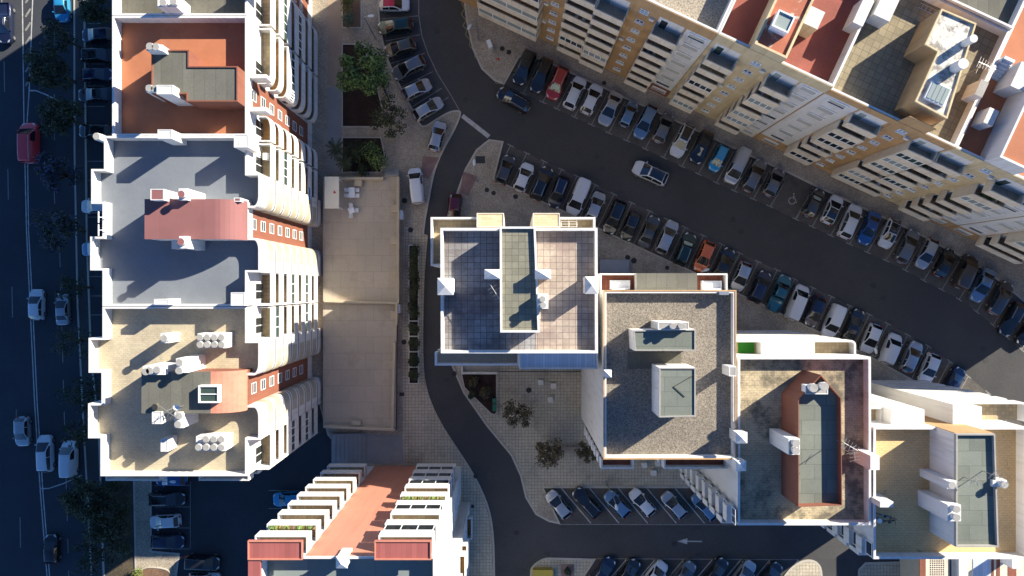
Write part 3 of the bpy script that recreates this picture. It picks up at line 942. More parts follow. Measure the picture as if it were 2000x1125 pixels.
# --- block with the tan tiled roof
A3 = building((-32, -10, 0), 'white balconied block with tan tiled roof, clustered round vents and glazed rooflight')
L3 = [(s23(200), sy23(599)), (s23(200), sy23(660)), (s23(173), sy23(660)), (s23(173), sy23(728)), (s23(198), sy23(728)), (s23(198), sy23(788)), (s23(172), sy23(788)), (s23(172), sy23(856)), (s23(196), sy23(856)), (s23(196), sy23(930))]
long_section(A3, sy23(599), sy23(930), L3, 'tan_tile_roof', -10.05, 24.8)
recess(A3, -10.05, 1.46, 21.9)
h = barrel_hut(A3, 278, 487, 727, 806, 24.9, 412, 487, 'brick_red_wall', 'felt_roof', 'salmon_wall')
def skylight(root, x0, x1, y0, y1, zt, zb, glass='glass_green', nv=1, nh=1):
    X0, X1, Y0, Y1 = box_px(x0, x1, y0, y1, zt)
    b = MB()
    b.ring([(X0, Y0), (X1, Y0), (X1, Y1), (X0, Y1)], 0.14, zb, zt, 'white_frame')
    for k in range(1, nv + 1):
        x = X0 + (X1 - X0) * k / (nv + 1)
        b.box(x - 0.04, x + 0.04, Y0 + 0.14, Y1 - 0.14, zt - 0.12, zt - 0.03, 'white_frame')
    for k in range(1, nh + 1):
        y = Y0 + (Y1 - Y0) * k / (nh + 1)
        b.box(X0 + 0.14, X1 - 0.14, y - 0.04, y + 0.04, zt - 0.12, zt - 0.035, 'white_frame')
    s_ = b.build('rooflight', root)
    g = MB()
    g.box(X0 + 0.13, X1 - 0.13, Y0 + 0.13, Y1 - 0.13, zt - 0.25, zt - 0.13, glass)
    g.build('pane', s_)
skylight(A3, 387, 427, 753, 787, 25.6, 24.9, nv=0, nh=1)
chimney(A3, 314, 330, 651, 670, 24.0, ZR, [(320, 661)], cap='white_dirty')
p8 = [(390 + 14 * (i % 4), 659 + 14 * (i // 4)) for i in range(8)]
chimney(A3, 386, 441, 651, 680, 23.6, ZR, p8, cap='white_dirty', pot_r=0.33)
chimney(A3, 279, 322, 715, 732, 25.6, ZR, [(292, 724), (306, 722), (284, 726)], cap='white_dirty')
chimney(A3, 344, 367, 700, 728, 25.6, ZR, [(350, 708), (349, 724)], cap='white_dirty')
chimney(A3, 297, 316, 804, 828, 25.2, ZR, [], cap='white_dirty')
chimney(A3, 341, 358, 804, 836, 25.0, ZR, [(349, 812), (347, 829)], cap='white_dirty')
chimney(A3, 314, 328, 857, 882, 23.6, ZR, [], cap='white_dirty')
p8 = [(387 + 15 * (i % 4), 858 + 16 * (i // 4)) for i in range(8)]
p8[0] = (402, 859)
chimney(A3, 383, 440, 852, 881, 23.6, ZR, p8[1:], cap='white_dirty', pot_r=0.34)
b = MB(); x, y = W(302, 795, 25.4); b.cyl(x, y, 24.9, 25.4, 0.3, 'olive_roof', mtop='iron'); b.build('vent', A3)
x, y = W(345, 795, 24.95); antenna(A3, x, y, 24.9, 2.2, R(-35), 6, 1.9)
x, y = W(338, 826, 22); antenna(A3, x, y, 21.65, 2.4, R(40), 6, 1.8)
b = MB(); x, y = W(348, 796, 26); 
b.tube([(x, y, 24.9), (x, y, 25.8)], 0.04, 'antenna_metal')
b.mesh([(x + 0.02, y, 25.75)] + [(x - 0.15 + 0.42 * math.cos(R(t)), y + 0.28 * math.sin(R(t)), 26.0 + 0.15 * math.cos(R(t))) for t in range(0, 360, 30)], [(0, 1 + i, 1 + (i + 1) % 12) for i in range(12)], 'white_frame', True)
b.build('satellite_dish', A3)
# balcony ledges below the roof on the south side
for x0, x1 in ((206, 313), (388, 486)):
    X0, X1, Y0, Y1 = box_px(x0, x1, 929, 939, 20.0)
    pth = [(X0, Y1), (X0, Y0), (X1, Y0), (X1, Y1)]
    for z in (18.9, 16.2, 13.5, 10.8, 8.1, 5.4):
        balcony(A3, pth, z, floor='balcony_brown')

# awning banner on a balcony
b = MB()
b.fbox(FA, 10.2, 12.2, 1.31, 1.335, 5.6, 6.4, 'blue_plastic')
b.fbox(FA, 10.2, 10.8, 1.336, 1.34, 5.6, 6.4, 'leaf_yellow')
b.build('balcony_banner', A2)
b = MB(); b.fbox(FA, 13.2, 13.9, 0.35, 1.0, 18.7, 19.6, 'white_dirty'); b.build('air_conditioner', A2)
# ------------------------------------------------------------------ salmon and white block at the bottom
ZB, ZBP = 30.2, 31.5
B = building((-12.5, -33, 0), 'salmon and white stepped-balcony block with blue grey roof, at the bottom of the view')
def wz(x, y, z): return W(x, y, z)
sB = (HC - ZBP) / FPX
YF = (562.5 - 1087) * sB                    # main wall facing the court
XL, XR = (508 - 1000) * sB, (850 - 1000) * sB
roof_on(B, [(XL, YF), (XR, YF), (XR, -48), (XL, -48)], 'bluegrey_roof', zr=ZB, zp=ZBP)
def FB(u, n): return (u, YF + n)
xa, xb = (596 - 1000) * sB, (736 - 1000) * sB
b = MB(); b.fbox(FB, xa, xb, 0, 0.04, 0.2, ZBP - 0.15, 'salmon_wall'); b.build('stair_wall', B)
NB = 9
stor = 3.05
tops = [6.4 + stor * k for k in range(NB)]
D = 1.55
for si, (u0, u1) in enumerate((((485 - 1000) * sB + 0.3, xa), (xb, (850 - 1000) * sB - 0.25))):
    for k, zt in enumerate(tops):
        pts = [FB(u1, 0), FB(u1, D), FB(u0, D), FB(u0, 0)]
        zf = zt - 1.1
        balcony(B, pts, zf, floor=('balcony_tan', 'balcony_brown')[k % 2])
        if (si, k) in ((1, 0), (1, 1), (1, 2), (1, 5), (1, 7)):
            balcony_glazing(B, [FB(u1 - 0.15, D), FB(u0 + 0.15, D)], zt, zt + 1.55, glass='glass_dark', step=1.7)
        if (si, k) in ((0, 7), (1, 4)):
            g = MB()
            for q in range(26):
                uu = u0 + 0.25 + (u1 - u0 - 0.5) * q / 25
                h_ = 0.25 + 0.25 * rng.random()
                p = FB(uu, D - 0.3)
                g.mesh([(p[0] + 0.22 * math.cos(R(t)) * (0.7 + 0.5 * rng.random()), p[1] + 0.22 * math.sin(R(t)), zt - 0.15 + h_ * rng.random()) for t in range(0, 360, 45)] + [(p[0], p[1], zt + h_)],
                       [(i, (i + 1) % 8, 8) for i in range(8)], rng.choice(['leaf_green', 'leaf_yellow', 'leaf_red']))
            g.build('planter_plants', B)
    # red framed canopy over the top balcony
    P = [FB(u1, 0.02), FB(u1, D + 0.1), FB(u0 - 0.05, D + 0.1), FB(u0 - 0.05, 0.02)]
    c = MB()
    c.prism(P, 32.0, 32.25, 'crimson_sheet', 'crimson_sheet', True)
    if si == 0:
        c.prism([FB(u0 - 0.05, 0.02), FB(u0 + 1.0, 0.02), FB(u0 + 1.0, -8), FB(u0 - 0.05, -8)], 32.0, 32.24, 'crimson_sheet', 'crimson_sheet', True)
    cn = c.build('balcony_canopy', B)
    e = MB(); e.ring(P, 0.1, 32.25, 32.36, 'salmon_wall'); e.build('canopy_edge', cn)
# side stack of the east wall: white wall with small balconies and windows
def FBE(u, n): return (XR + n, u)
b = MB(); b.box(XR, XR + 1.1, YF - 13, YF - 4.6, 0, 27.0, 'white_paint'); b.build('side_bay', B)
def FBE2(u, n): return (XR + 1.1 + n, u)
for k, z in enumerate([4 + stor * i for i in range(8)]):
    if k in (1, 2, 5):
        window(B, FBE2, YF - 7.6, YF - 5.4, z + 0.6, z + 1.9, 0.0, 3)
    else:
        balcony(B, [FBE2(YF - 7.8, 0), FBE2(YF - 7.8, 0.6), FBE2(YF - 5.2, 0.6), FBE2(YF - 5.2, 0)], z, floor='balcony_floor')
for k, z in enumerate([3.4 + stor * i for i in range(9)]):
    window(B, FBE, YF - 3.6, YF - 1.6, z + 0.5, z + 1.7, 0.0, 2)
# ventilation fins casting the toothed shadow on the salmon wall
for k in range(6):
    z = 26.5 - 3.05 * k
    b = MB(); b.fbox(FB, xb - 0.7, xb - 0.12, 0.04, 0.55, z, z + 0.10, 'concrete'); b.build('wall_vent', B)
chimney(B, 656, 676, 1090, 1111, 32.6, ZB, pyramid=True)

# ------------------------------------------------------------------ the slab-roofed tower in the middle
ZC, ZCP = 23.2, 24.2
C_ = building((1, 0, 0), 'white tower with a dark square-slab roof split by a long pale stair hut')
def c24(x, y): return W(x, y, ZCP)
P = [c24(860, 445), c24(1167, 445), c24(1168, 690), c24(861, 690)]
roof_on(C_, P, 'slab_roof', zr=ZC, zp=ZCP, t=0.26)
hut(C_, [(976, 443), (1046, 443), (1054, 649), (977, 649)], 25.6, ZC, 'white_paint', 'slab_roof_pale', name='stair_hut', kt=0.2, kh=0.32)
q0, q1 = W(1046, 449, ZC), W(1162, 686, ZC)
b = MB(); b.box(q0[0], c24(1168, 690)[0] - 0.27, c24(0, 690)[1] + 0.27, c24(0, 445)[1] - 0.27, ZC + 0.04, ZC + 0.075, 'slab_roof_warm'); b.build('roof', C_)
for (x0, x1, y0, y1) in ((855, 884, 544, 575), (1144, 1168, 541, 573)):
    chimney(C_, x0, x1, y0, y1, 25.8, 20, pyramid=True)
for (x0, x1, y0, y1) in ((947, 977, 527, 544), (1046, 1075, 527, 544)):
    chimney(C_, x0, x1, y0, y1, 27.0, ZC, pyramid=True)
chimney(C_, 1050, 1071, 574, 603, 26.6, ZC, [(1060, 584), (1061, 596)], cap='white_paint', pot_r=0.3)
x, y = W(966, 568, 24.5); antenna(C_, x, y, ZC, 2.6, R(-58), 6, 2.0)
# top-floor terraces seen below the parapet line
ZT = 20.1
def terrace(root, polypx, zf, floor='balcony_tan', hp=1.1, levels=7, drop=2.7, m='white_paint'):
    path = WP(polypx, zf + hp)
    for k in range(levels):
        balcony(root, path, zf - drop * k, hp, m, floor, t=0.2)
terrace(C_, [(935, 446), (935, 424), (841, 424), (841, 519), (861, 519)], ZT)
path = WP([(1163, 446), (1163, 424), (1090, 424), (1090, 446)], ZT + 1.1)
for k in range(7):
    balcony(C_, path, ZT - 2.7 * k, floor='balcony_tan', t=0.2)
path = WP([(849, 688), (849, 714), (1014, 714), (1014, 690)], ZT + 1.1)
for k in range(7):
    balcony(C_, path, ZT - 2.7 * k, floor='terrace_floor', t=0.2)
for (x0, x1) in ((931, 984), (1041, 1093)):
    X0, X1, Y0, Y1 = box_px(x0, x1, 416, 446, 22.4)
    b = MB()
    b.box(X0, X1, c24(0, 445)[1] - 0.0, Y1, 0, 22.3, 'cream_light', 'pale_brick')
    sb = b.build('stair_bay', C_)
    r = MB(); r.ring([(X0, Y1 - 1.4), (X1, Y1 - 1.4), (X1, Y1), (X0, Y1)], 0.07, 22.3, 22.36, 'cream_light'); r.build('bay_edge', sb)
X0, X1, Y0, Y1 = box_px(1014, 1168, 691, 721, 21.6)
b = MB(); b.box(X0, X1, Y0, c24(0, 690)[1], 0, 21.3, 'white_paint', 'blue_sheet'); sb = b.build('rear_bay', C_)
r = MB(); r.ring([(X0, Y0), (X1, Y0), (X1, c24(0, 690)[1] - 0.02), (X0, c24(0, 690)[1] - 0.02)], 0.14, 21.3, 21.6, 'white_paint'); r.build('bay_edge', sb)
# drying rack and chairs on the small terrace
b = MB()
x, y = W(1110, 437, 20.2)
for dx in (-0.8, 0, 0.8):
    b.tube([(x + dx, y - 0.35, 20.12), (x + dx, y - 0.35, 21.0), (x + dx, y + 0.35, 21.0), (x + dx, y + 0.35, 20.12)], 0.025, 'white_frame', 5)
for dy in (-0.35, -0.1, 0.15, 0.35):
    b.tube([(x - 0.8, y + dy, 21.0), (x + 0.8, y + dy, 21.0)], 0.02, 'white_frame', 4)
tag(b.build('drying_rack'), 'white wire drying rack on the small terrace of the slab-roofed tower', 'rack')

# ------------------------------------------------------------------ the gravel-roofed block
ZDP = 22.9
D_ = building((20.5, -11.5, 0), 'white block with brown gravel roof and two grey rooftop huts')
P = WP([(1179, 567), (1438, 567), (1438, 897), (1179, 897)], 22.9)
roof_on(D_, P, 'gravel_roof', zr=22.0, zp=22.85, t=0.28)
e = MB(); e.ring(offset(P, -0.03, True), 0.14, 22.85, 22.90, 'orange_wall'); e.build('parapet_cap', D_)
hut(D_, [(1237, 645), (1358, 643), (1358, 685), (1239, 685)], 24.9, 22, 'white_paint', 'greengrey_roof', kerb_m='concrete')
hut(D_, [(1287, 718), (1358, 718), (1358, 813), (1287, 815)], 25.6, 22, 'white_paint', 'greengrey_roof', kerb_m='concrete')
chimney(D_, 1285, 1345, 629, 644, 25.6, 22, [(1315, 637), (1332, 637)], cap='concrete', pot_r=0.3)
chimney(D_, 1181, 1194, 724, 737, 24.0, 21, pyramid=True)
chimney(D_, 1424, 1438, 716, 735, 24.4, 21)
chimney(D_, 1440, 1460, 846, 866, 24.6, 20, pyramid=True)
X0, X1, Y0, Y1 = box_px(1226, 1330, 688, 720, 22.1)
b = MB(); b.box(X0, X1, Y0, Y1, 22.04, 22.10, 'olive_roof'); b.build('walk_slabs', D_)
b = MB(); X, Y = W(1316, 755, 25.66)
for p in ((1355, 733), (1338, 775)):
    x, y = W(p[0], p[1], 25.68)
    b.tube([(X, Y, 25.68), (x, y, 25.68)], 0.035, 'iron', 5)
b.build('mast_stay', D_)
chimney(D_, 1405, 1424, 569, 576, 23.2, 22, cap='aluminium', m='aluminium', name='vent')
zf = 18.9
path = WP([(1421, 568), (1421, 534), (1172, 534), (1172, 568)], zf + 1.1)
for k in range(7):
    balcony(D_, path, zf - 2.7 * k, floor='balcony_red', t=0.16)
X0, X1, Y0, Y1 = box_px(1243, 1362, 534, 566, 20.4)
b = MB(); b.box(X0, X1, P[0][1], Y1 + 0.02, 0, 20.35, 'white_paint', 'felt_roof'); b.build('stair_bay', D_)
for (x0, x1) in ((1174, 1238), (1297, 1422)):
    path = WP([(x0, 897), (x0, 916), (x1, 916), (x1, 897)], zf + 1.6)
    for k in range(7):
        balcony(D_, path, zf + 0.5 - 2.7 * k, floor='balcony_red', t=0.16)
# white loungers on the upper balcony
def sofa(x, y, z, ang, label):
    t = empty('garden_sofa', (x, y, z), label, 'sofa', 'white terrace seats', ang)
    def part(nm, *bx):
        me = MB(); me.box(*bx, 'white_frame')
        o = me.build(nm); o.parent = t
    part('seat', -0.9, 0.9, -0.4, 0.4, 0.15, 0.42)
    part('backrest', -0.9, 0.9, 0.41, 0.55, 0.15, 0.85)
    part('armrest', -1.02, -0.91, -0.4, 0.55, 0.0, 0.62)
    part('armrest', 0.91, 1.02, -0.4, 0.55, 0.0, 0.62)
x, y = W(1210, 555, 19); sofa(x, y, 18.9, R(180), 'white garden sofa on the upper balcony next to the slab-roofed tower')
x, y = W(1388, 556, 19); sofa(x, y, 18.9, R(180), 'white garden sofa on the brown-floored balcony at the gravel block corner')

# ------------------------------------------------------------------ the tan-roofed block with the orange hut
E_ = building((40, -19, 0), 'white block with mossy tan roof and hexagonal orange stair hut')
P = WP([(1441, 697), (1701, 697), (1702, 1026), (1441, 1026)], 22.7)
roof_on(E_, P, 'mossy_tile_roof', zr=ZR, zp=22.7, t=0.24)
hut(E_, [(1552, 778), (1596, 730), (1635, 775), (1637, 982), (1552, 985)], 25.0, ZR, 'brick_red_wall', 'greengrey_roof', kt=0.07, kh=0.85, kerb_m='brick_red_wall', name='stair_hut')
chimney(E_, 1573, 1617, 752, 770, 25.9, 25.0, [(1590, 758), (1611, 755)], cap='concrete', pot_r=0.42, ph=0.8)
chimney(E_, 1540, 1562, 857, 888, 26.6, ZR, [(1555, 866), (1555, 881)], cap='concrete', pot_r=0.36)
chimney(E_, 1440, 1458, 902, 920, 24.6, 20, pyramid=True)
def FEn(u, n): return (u, P[0][1] + n)
def FEw(u, n): return (P[0][0] - n, u)
x0, x1 = P[0][0], P[1][0]
# north balconies: shallow decks with white fronts all along, rounded at the outer end
xe = W(1672, 0, 20)[0]
for k in range(7):
    z = 18.9 - 2.7 * k
    pts = [(xe, P[0][1]), (xe, P[0][1] + 1.45), (x0 + 0.02, P[0][1] + 1.45), (x0 + 0.02, P[0][1])]
    balcony(E_, rounded(pts, {1: 0.5}, False), z, floor='balcony_tan' if k else 'balcony_tan', t=0.2)
b = MB(); X0, X1, Y0, Y1 = box_px(1487, 1592, 666, 690, 20.5); b.box(X0, X1, P[0][1], P[0][1] + 1.24, 18.95, 20.4, 'white_paint', 'white_dirty'); b.build('terrace_roof', E_)
X0, X1, Y0, Y1 = box_px(1442, 1474, 669, 690, 19)
b = MB(); b.box(X0, X1, P[0][1] + 0.02, P[0][1] + 1.22, 18.9, 18.93, 'green_turf'); b.build('turf_mat', E_)
# west wall: small angled bays, one per storey
for k in range(8):
    z = 2.0 + 2.7 * k
    u0 = P[3][1]
    b = MB()
    b.fbox(FEw, u0 + 0.05, u0 + 1.7, 0, 0.85, z - 0.3, z + 0.95, 'white_paint')
    ba = b.build('window_bay', E_)
    window(ba, FEw, u0 + 0.1, u0 + 1.65, z + 0.96, z + 2.15, 0.3, 2)
path = WP([(1421, 1024), (1421, 1033), (1551, 1033), (1551, 1025)], 20.4)
for k in range(7):
    z = 18.7 - 2.7 * k
    X0 = P[3][0] - 0.9
    balcony(E_, [(X0, P[3][1]), (X0, P[3][1] - 0.6), (X0 + 7.0, P[3][1] - 0.6), (X0 + 7.0, P[3][1])], z, hpar=1.6, floor='concrete')
    balcony(E_, [(X0 + 7.8, P[3][1]), (X0 + 7.8, P[3][1] - 0.5), (X0 + 13.2, P[3][1] - 0.5), (X0 + 13.2, P[3][1])], z, hpar=1.6, floor='concrete')
antenna(E_, *W(1664, 886, 24), 22.6, 2.0, R(100), 5, 1.4)
antenna(E_, *W(1640, 862, 25.6), 25.0, 2.6, R(-30), 5, 1.5)

# ------------------------------------------------------------------ the ochre-roofed block
F_ = building((61, -24, 0), 'white block with ochre tiled roof and tall white-sided stair hut')
P = WP([(1706, 834), (2005, 834), (2005, 1092), (1706, 1092)], 22.8)
roof_on(F_, P, 'ochre_tile_roof', zr=ZR, zp=22.8, t=0.24)
h = hut(F_, [(1863, 846), (1939, 846), (1946, 1066), (1863, 1066)], 25.6, ZR, 'white_paint', 'greengrey_roof', kt=0.14, kh=0.35, kerb_m='concrete', name='stair_hut')
HP = WP([(1863, 846), (1939, 846)], 25.6)
b = MB(); b.box(HP[0][0], HP[1][0] - 0.02, HP[0][1], P[0][1] + 0.03, 12, 25.59, 'orange_wall'); b.build('stair_wall', F_)
chimney(F_, 1850, 1868, 939, 955, 26.2, ZR, [(1860, 948)], cap='white_paint')
chimney(F_, 1851, 1877, 986, 1018, 26.6, ZR, [(1869, 995), (1869, 1011)], cap='white_paint')
chimney(F_, 1939, 1967, 938, 951, 26.0, ZR, [(1963, 947)], cap='white_paint')
chimney(F_, 1700, 1718, 890, 918, 25.0, 20, cap='white_paint')
chimney(F_, 1719, 1745, 980, 991, 24.4, ZR, cap='white_paint')
antenna(F_, *W(1920, 920, 25.7), 25.6, 2.4, R(-50), 5, 1.6)
antenna(F_, *W(1884, 932, 25.7), 25.6, 1.6, R(200), 5, 1.3)
def FFn(u, n): return (u, P[0][1] + n)
# north side: long curved-ended balconies left and right of the orange stair wall
xs_ = W(1741, 0, 21.6)[0]
for k in range(7):
    z = 18.9 - 2.7 * k
    balcony(F_, [(xs_, P[0][1]), (xs_, P[0][1] + 1.5), (P[0][0] + 0.02, P[0][1] + 1.5), (P[0][0] + 0.02, P[0][1])], z, floor='balcony_tan', t=0.2)
b = MB(); b.box(xs_ + 0.01, HP[0][0] - 0.45, P[0][1], P[0][1] + 1.52, 0, 21.55, 'white_paint'); b.build('bay', F_)
xr_ = HP[1][0] - 1.25
for k in range(7):
    z = 18.9 - 2.7 * k
    pts = [(P[1][0] + 2.0, P[0][1]), (P[1][0] + 2.0, P[0][1] + 2.0), (xr_ + 0.2, P[0][1] + 2.0), (xr_ + 0.2, P[0][1])]
    balcony(F_, rounded(pts, {1: 0.4}, False), z, floor='balcony_tan', t=0.2)
b = MB(); b.box(xr_, xr_ + 0.19, P[0][1], P[0][1] + 2.02, 0, 21.5, 'white_paint'); b.build('side_wall', F_)
b = MB(); b.box(xr_ + 0.195, xr_ + 2.9, P[0][1], P[0][1] + 1.78, 18.92, 21.5, 'white_paint'); b.build('terrace_room', F_)
# west wall windows, south ledge
def FFw(u, n): return (P[0][0] - n, u)
for k in range(8):
    z = 1.6 + 2.7 * k
    b = MB(); b.fbox(FFw, P[3][1] + 0.0, P[3][1] + 1.6, 0, 0.5, z - 0.3, z + 0.95, 'white_paint'); ba = b.build('window_bay', F_)
    window(ba, FFw, P[3][1] + 0.1, P[3][1] + 1.5, z + 0.96, z + 2.2, 0.05, 1)
for k in range(7):
    z = 18.9 - 2.7 * k
    balcony(F_, [(P[3][0] - 0.4, P[3][1]), (P[3][0] - 0.4, P[3][1] - 0.45), (P[3][0] + 8.2, P[3][1] - 0.45), (P[3][0] + 8.2, P[3][1])], z, hpar=1.7, floor='concrete')
    balcony(F_, [(P[3][0] + 9.0, P[3][1]), (P[3][0] + 9.0, P[3][1] - 0.3), (P[2][0] - 1.5, P[3][1] - 0.3), (P[2][0] - 1.5, P[3][1])], z, hpar=1.7, floor='concrete')

# ------------------------------------------------------------------ low annex at the bottom right corner
G_ = building((58, -40, 0), 'low beige annex with brown strip and pierced panels at the bottom right corner', name='annex_building')
gx0, gx1, gy1, gy0, gz = W(1757, 0, 0)[0], 75.0, W(0, 1005, 0)[1], -48.0, 4.6
b = MB(); b.prism([(gx0, gy0), (gx1, gy0), (gx1, gy1), (gx0, gy1)], 0, gz, 'beige_wall', 'cream_paint'); b.build('wall', G_)
def gp(x): return W(x, 0, gz)[0]
for (x0, x1, m, h, nm) in ((1796, 1808, 'brick_red_wall', 0.02, 'roof_strip'), (1852, 1858, 'dark_metal', 0.02, 'gutter'), (1868, 1880, 'white_paint', 0.5, 'wall_rib'), (1900, 1934, 'blue_sheet', 0.06, 'roof_sheet'), (1936, 1941, 'brick_red_wall', 0.03, 'roof_strip'), (1946, 1953, 'brick_red_wall', 0.03, 'roof_strip'), (1968, 1985, 'balcony_red', 0.02, 'roof_strip')):
    b = MB(); b.box(gp(x0), gp(x1), gy0 + 0.1, gy1 - 0.1, gz - 0.1, gz + h, m); b.build(nm, G_)
b = MB()
for i in range(7):
    for j in range(12):
        b.box(gp(1816) + 0.27 * i, gp(1816) + 0.27 * i + 0.16, gy1 - 3.4 - 0.27 * j - 0.16, gy1 - 3.4 - 0.27 * j, gz, gz + 0.012, 'iron')
b.build('pierced_panel', G_)
b = MB(); b.box(gp(1953), gp(1967), gy1 - 4.4, gy1 - 3.0, gz, gz + 2.2, 'white_paint'); b.build('vent', G_)

# ------------------------------------------------------------------ the terraced row above the street
TH = R(-25)
ou, ov = W(1302, 192, 1.0)
cu, su = math.cos(TH), math.sin(TH)
def FH(u, n, o=(ou, ov)):                    # n = towards the street
    return (o[0] + u * cu + n * su, o[1] + u * su - n * cu)
# shift so that the main wall lies at n = 0
sh = FH(0, -0.45)
ou, ov = sh
def FH(u, n):
    return (ou + u * cu + n * su, ov + u * su - n * cu)
HL = [18.9 - 2.7 * k for k in range(7)]

def row_block(root, u0, u1, n1=1.45, m='cream_paint', glazed=(), floor='balcony_brown', nb=0.0, inner='white_paint', glass='glass_pale', side_windows=()):
    """one stack: open terrace on top, balconies below, some glazed in"""
    pts = [FH(u0, nb), FH(u0, n1), FH(u1, n1), FH(u1, nb)]
    for k, z in enumerate(HL):
        fl = 'terrace_floor' if k == 0 else (floor if (k * 3 + int(u0)) % 3 else 'balcony_tan')
        balcony(root, pts, z, 1.1, m, fl, t=0.12, slab=0.30)
        if k in glazed:
            balcony_glazing(root, [FH(u0 + 0.1, n1), FH(u1 - 0.1, n1)], z + 1.1, z + 2.4, glass=rng.choice([glass, 'glass_pale', 'glass_green', 'glass_dark']), step=(u1 - u0) / 4)
        if k in side_windows:
            b = MB()
            b.prism([FH(u0, nb), FH(u0 + 0.12, nb), FH(u0 + 0.12, n1), FH(u0, n1)], z + 1.1, z + 2.4, m)
            b.build('side_wall', root)
        uu = u0 + 0.35
        ue = min(uu + (0.9 if k == 0 else 2.0), u1 - 0.3)
        b = MB()
        b.fbox(FH, uu, ue, nb, nb + 0.05, z + 0.02, z + 2.1, 'white_frame')
        d = b.build('balcony_door', root)
        g = MB(); g.fbox(FH, uu + 0.08, ue - 0.08, nb + 0.02, nb + 0.065, z + 0.1, z + 2.0, ('glass_pale', 'glass_green', 'shutter', 'glass_dark')[(k * 5 + int(u0 * 3)) % 4]); g.build('pane', d)
        if k and (k * 7 + int(u0 * 5)) % 4 == 1:          # things kept on the balcony
            it = MB()
            for q in range(3):
                uq = u0 + 0.5 + (u1 - u0 - 1.0) * rng.random()
                it.fbox(FH, uq, uq + 0.35, nb + 0.5, nb + 0.9, z + 0.01, z + 0.3 + 0.7 * rng.random(), rng.choice(['blue_sheet', 'white_dirty', 'leaf_green', 'brown_walk']))
            it.build('balcony_clutter', root)
    # white back panel behind the top terrace
    b = MB(); b.fbox(FH, u0 + 0.14, u1 - 0.14, nb, nb + 0.02, 18.92, 21.4, inner); b.build('terrace_wall', root)

def row_recess(root, u0, u1, m, w=0.9, top=21.5):
    b = MB(); b.fbox(FH, u0, u1, 0, 0.06, 0.1, top, m); b.build('stair_wall', root)
    c = (u0 + u1) / 2
    for k in (2, 4, 7):
        if (k + int(u0 * 2)) % 3:
            b = MB(); ua = c + (0.75 if k % 2 else -1.25); za = 1.7 + 2.7 * k
            b.fbox(FH, ua, ua + 0.5, 0.06, 0.34, za - 0.5, za - 0.05, 'white_dirty'); b.build('air_conditioner', root)
    for k in range(8):
        z = 1.9 + 2.7 * k
        window(root, FH, c - w / 2, c + w / 2, z, z + 0.62, 0.06, 2, glass='glass_pale' if k % 3 else 'glass_dark', sill=True)

def row_white(root, u0, u1, m='white_paint', base='orange_wall', w=None):
    b = MB(); b.fbox(FH, u0, u1, 0, 0.05, 2.9, 21.4, m); b.build('wall_panel', root)
    b = MB(); b.fbox(FH, u0, u1, 0, 0.055, 0.1, 2.88, base); b.build('plinth', root)
    c = (u0 + u1) / 2
    w = w or min(1.9, (u1 - u0) - 0.7)
    for k in range(8):
        z = 0.95 + 2.7 * k
        shutter_window(root, FH, c - w / 2, c + w / 2, z, z + 1.25, 0.06, (1.0, 0.85, 1.0, 0.45, 1.0, 0.7, 1.0)[(k * 5 + int(u0)) % 7])

def row_body(root, u0, u1, wall_m, roof_m, zp=ZP, depth=12.6, par_m=None, band=None):
    P = [FH(u0, 0), FH(u1, 0), FH(u1, -depth), FH(u0, -depth)]
    roof_on(root, P, roof_m, zp=zp, pm=par_m or 'white_paint', body_m=wall_m)
    b = MB(); b.fbox(FH, u0, u1, 0.0, 0.10, 21.55, zp - 0.02, band or wall_m); b.build('attic_band', root)
    return P

# 1: tan-orange block with the gravel roof
H1 = building((*FH(-14, -6), 0), 'cream and tan-orange block with bright gravel roof, nearest the bend of the street', 'cream terraced row above the street')
row_body(H1, -32.5, -0.02, 'orange_wall', 'gravel_pale', zp=23.5)
row_block(H1, -26.2, -18.2, 1.45, glazed=(0, 2, 4, 6), glass='glass_green')
row_block(H1, -15.4, -12.2, 1.25, glazed=(5,))
row_block(H1, -12.15, -8.9, 1.55, glazed=(5,), floor='balcony_brown')
row_block(H1, -5.9, -2.9, 1.45)
row_recess(H1, -18.1, -15.5, 'orange_wall')
row_recess(H1, -8.8, -6.0, 'orange_wall')
row_white(H1, -2.8, -0.05, base='brick_red_wall')
# 2: yellow block with the red roof
H2 = building((*FH(6, -6), 0), 'yellow and cream block with deep red roof and peeling rooftop hut with a rooflight', 'cream terraced row above the street')
row_body(H2, 0.02, 12.38, 'yellow_wall', 'deep_red_roof', zp=23.5)
row_block(H2, 0.35, 3.4, 1.45, glazed=(3, 6))
row_recess(H2, 3.5, 6.6, 'yellow_wall', top=24.4)
row_block(H2, 6.8, 9.8, 1.45, glazed=(2, 4, 5))
row_white(H2, 9.9, 12.3, base='cream_paint', w=1.7)
def row_hut(root, pts, zt, wall_m, roof_m, kt=0.22, kh=0.28, kerb_m=None):
    b = MB(); b.prism(pts, ZR, zt, wall_m); h = b.build('stair_hut', root)
    r = MB(); r.prism(offset(pts, kt, True), zt - 0.02, zt + 0.02, roof_m); r.build('hut_roof', h)
    k = MB(); k.ring(pts, kt, zt, zt + kh, kerb_m or wall_m); k.build('roof_edge', h)
    return h
row_hut(H2, [FH(3.4, 0.07), FH(6.8, 0.07), FH(6.8, -8.2), FH(3.4, -8.2)], 24.6, 'yellow_wall', 'peeling_red_roof')
x, y = W(1530, 42, 25.6)
b = MB(); q = [(x + a * cu + c * su, y + a * su - c * cu) for a, c in ((-0.85, -0.85), (0.85, -0.85), (0.85, 0.85), (-0.85, 0.85))]
b.ring(q, 0.13, 24.6, 25.7, 'white_frame'); sk = b.build('rooflight', H2)
g = MB(); g.prism(offset(q, 0.12, True), 25.45, 25.55, 'glass_pale'); g.build('pane', sk)
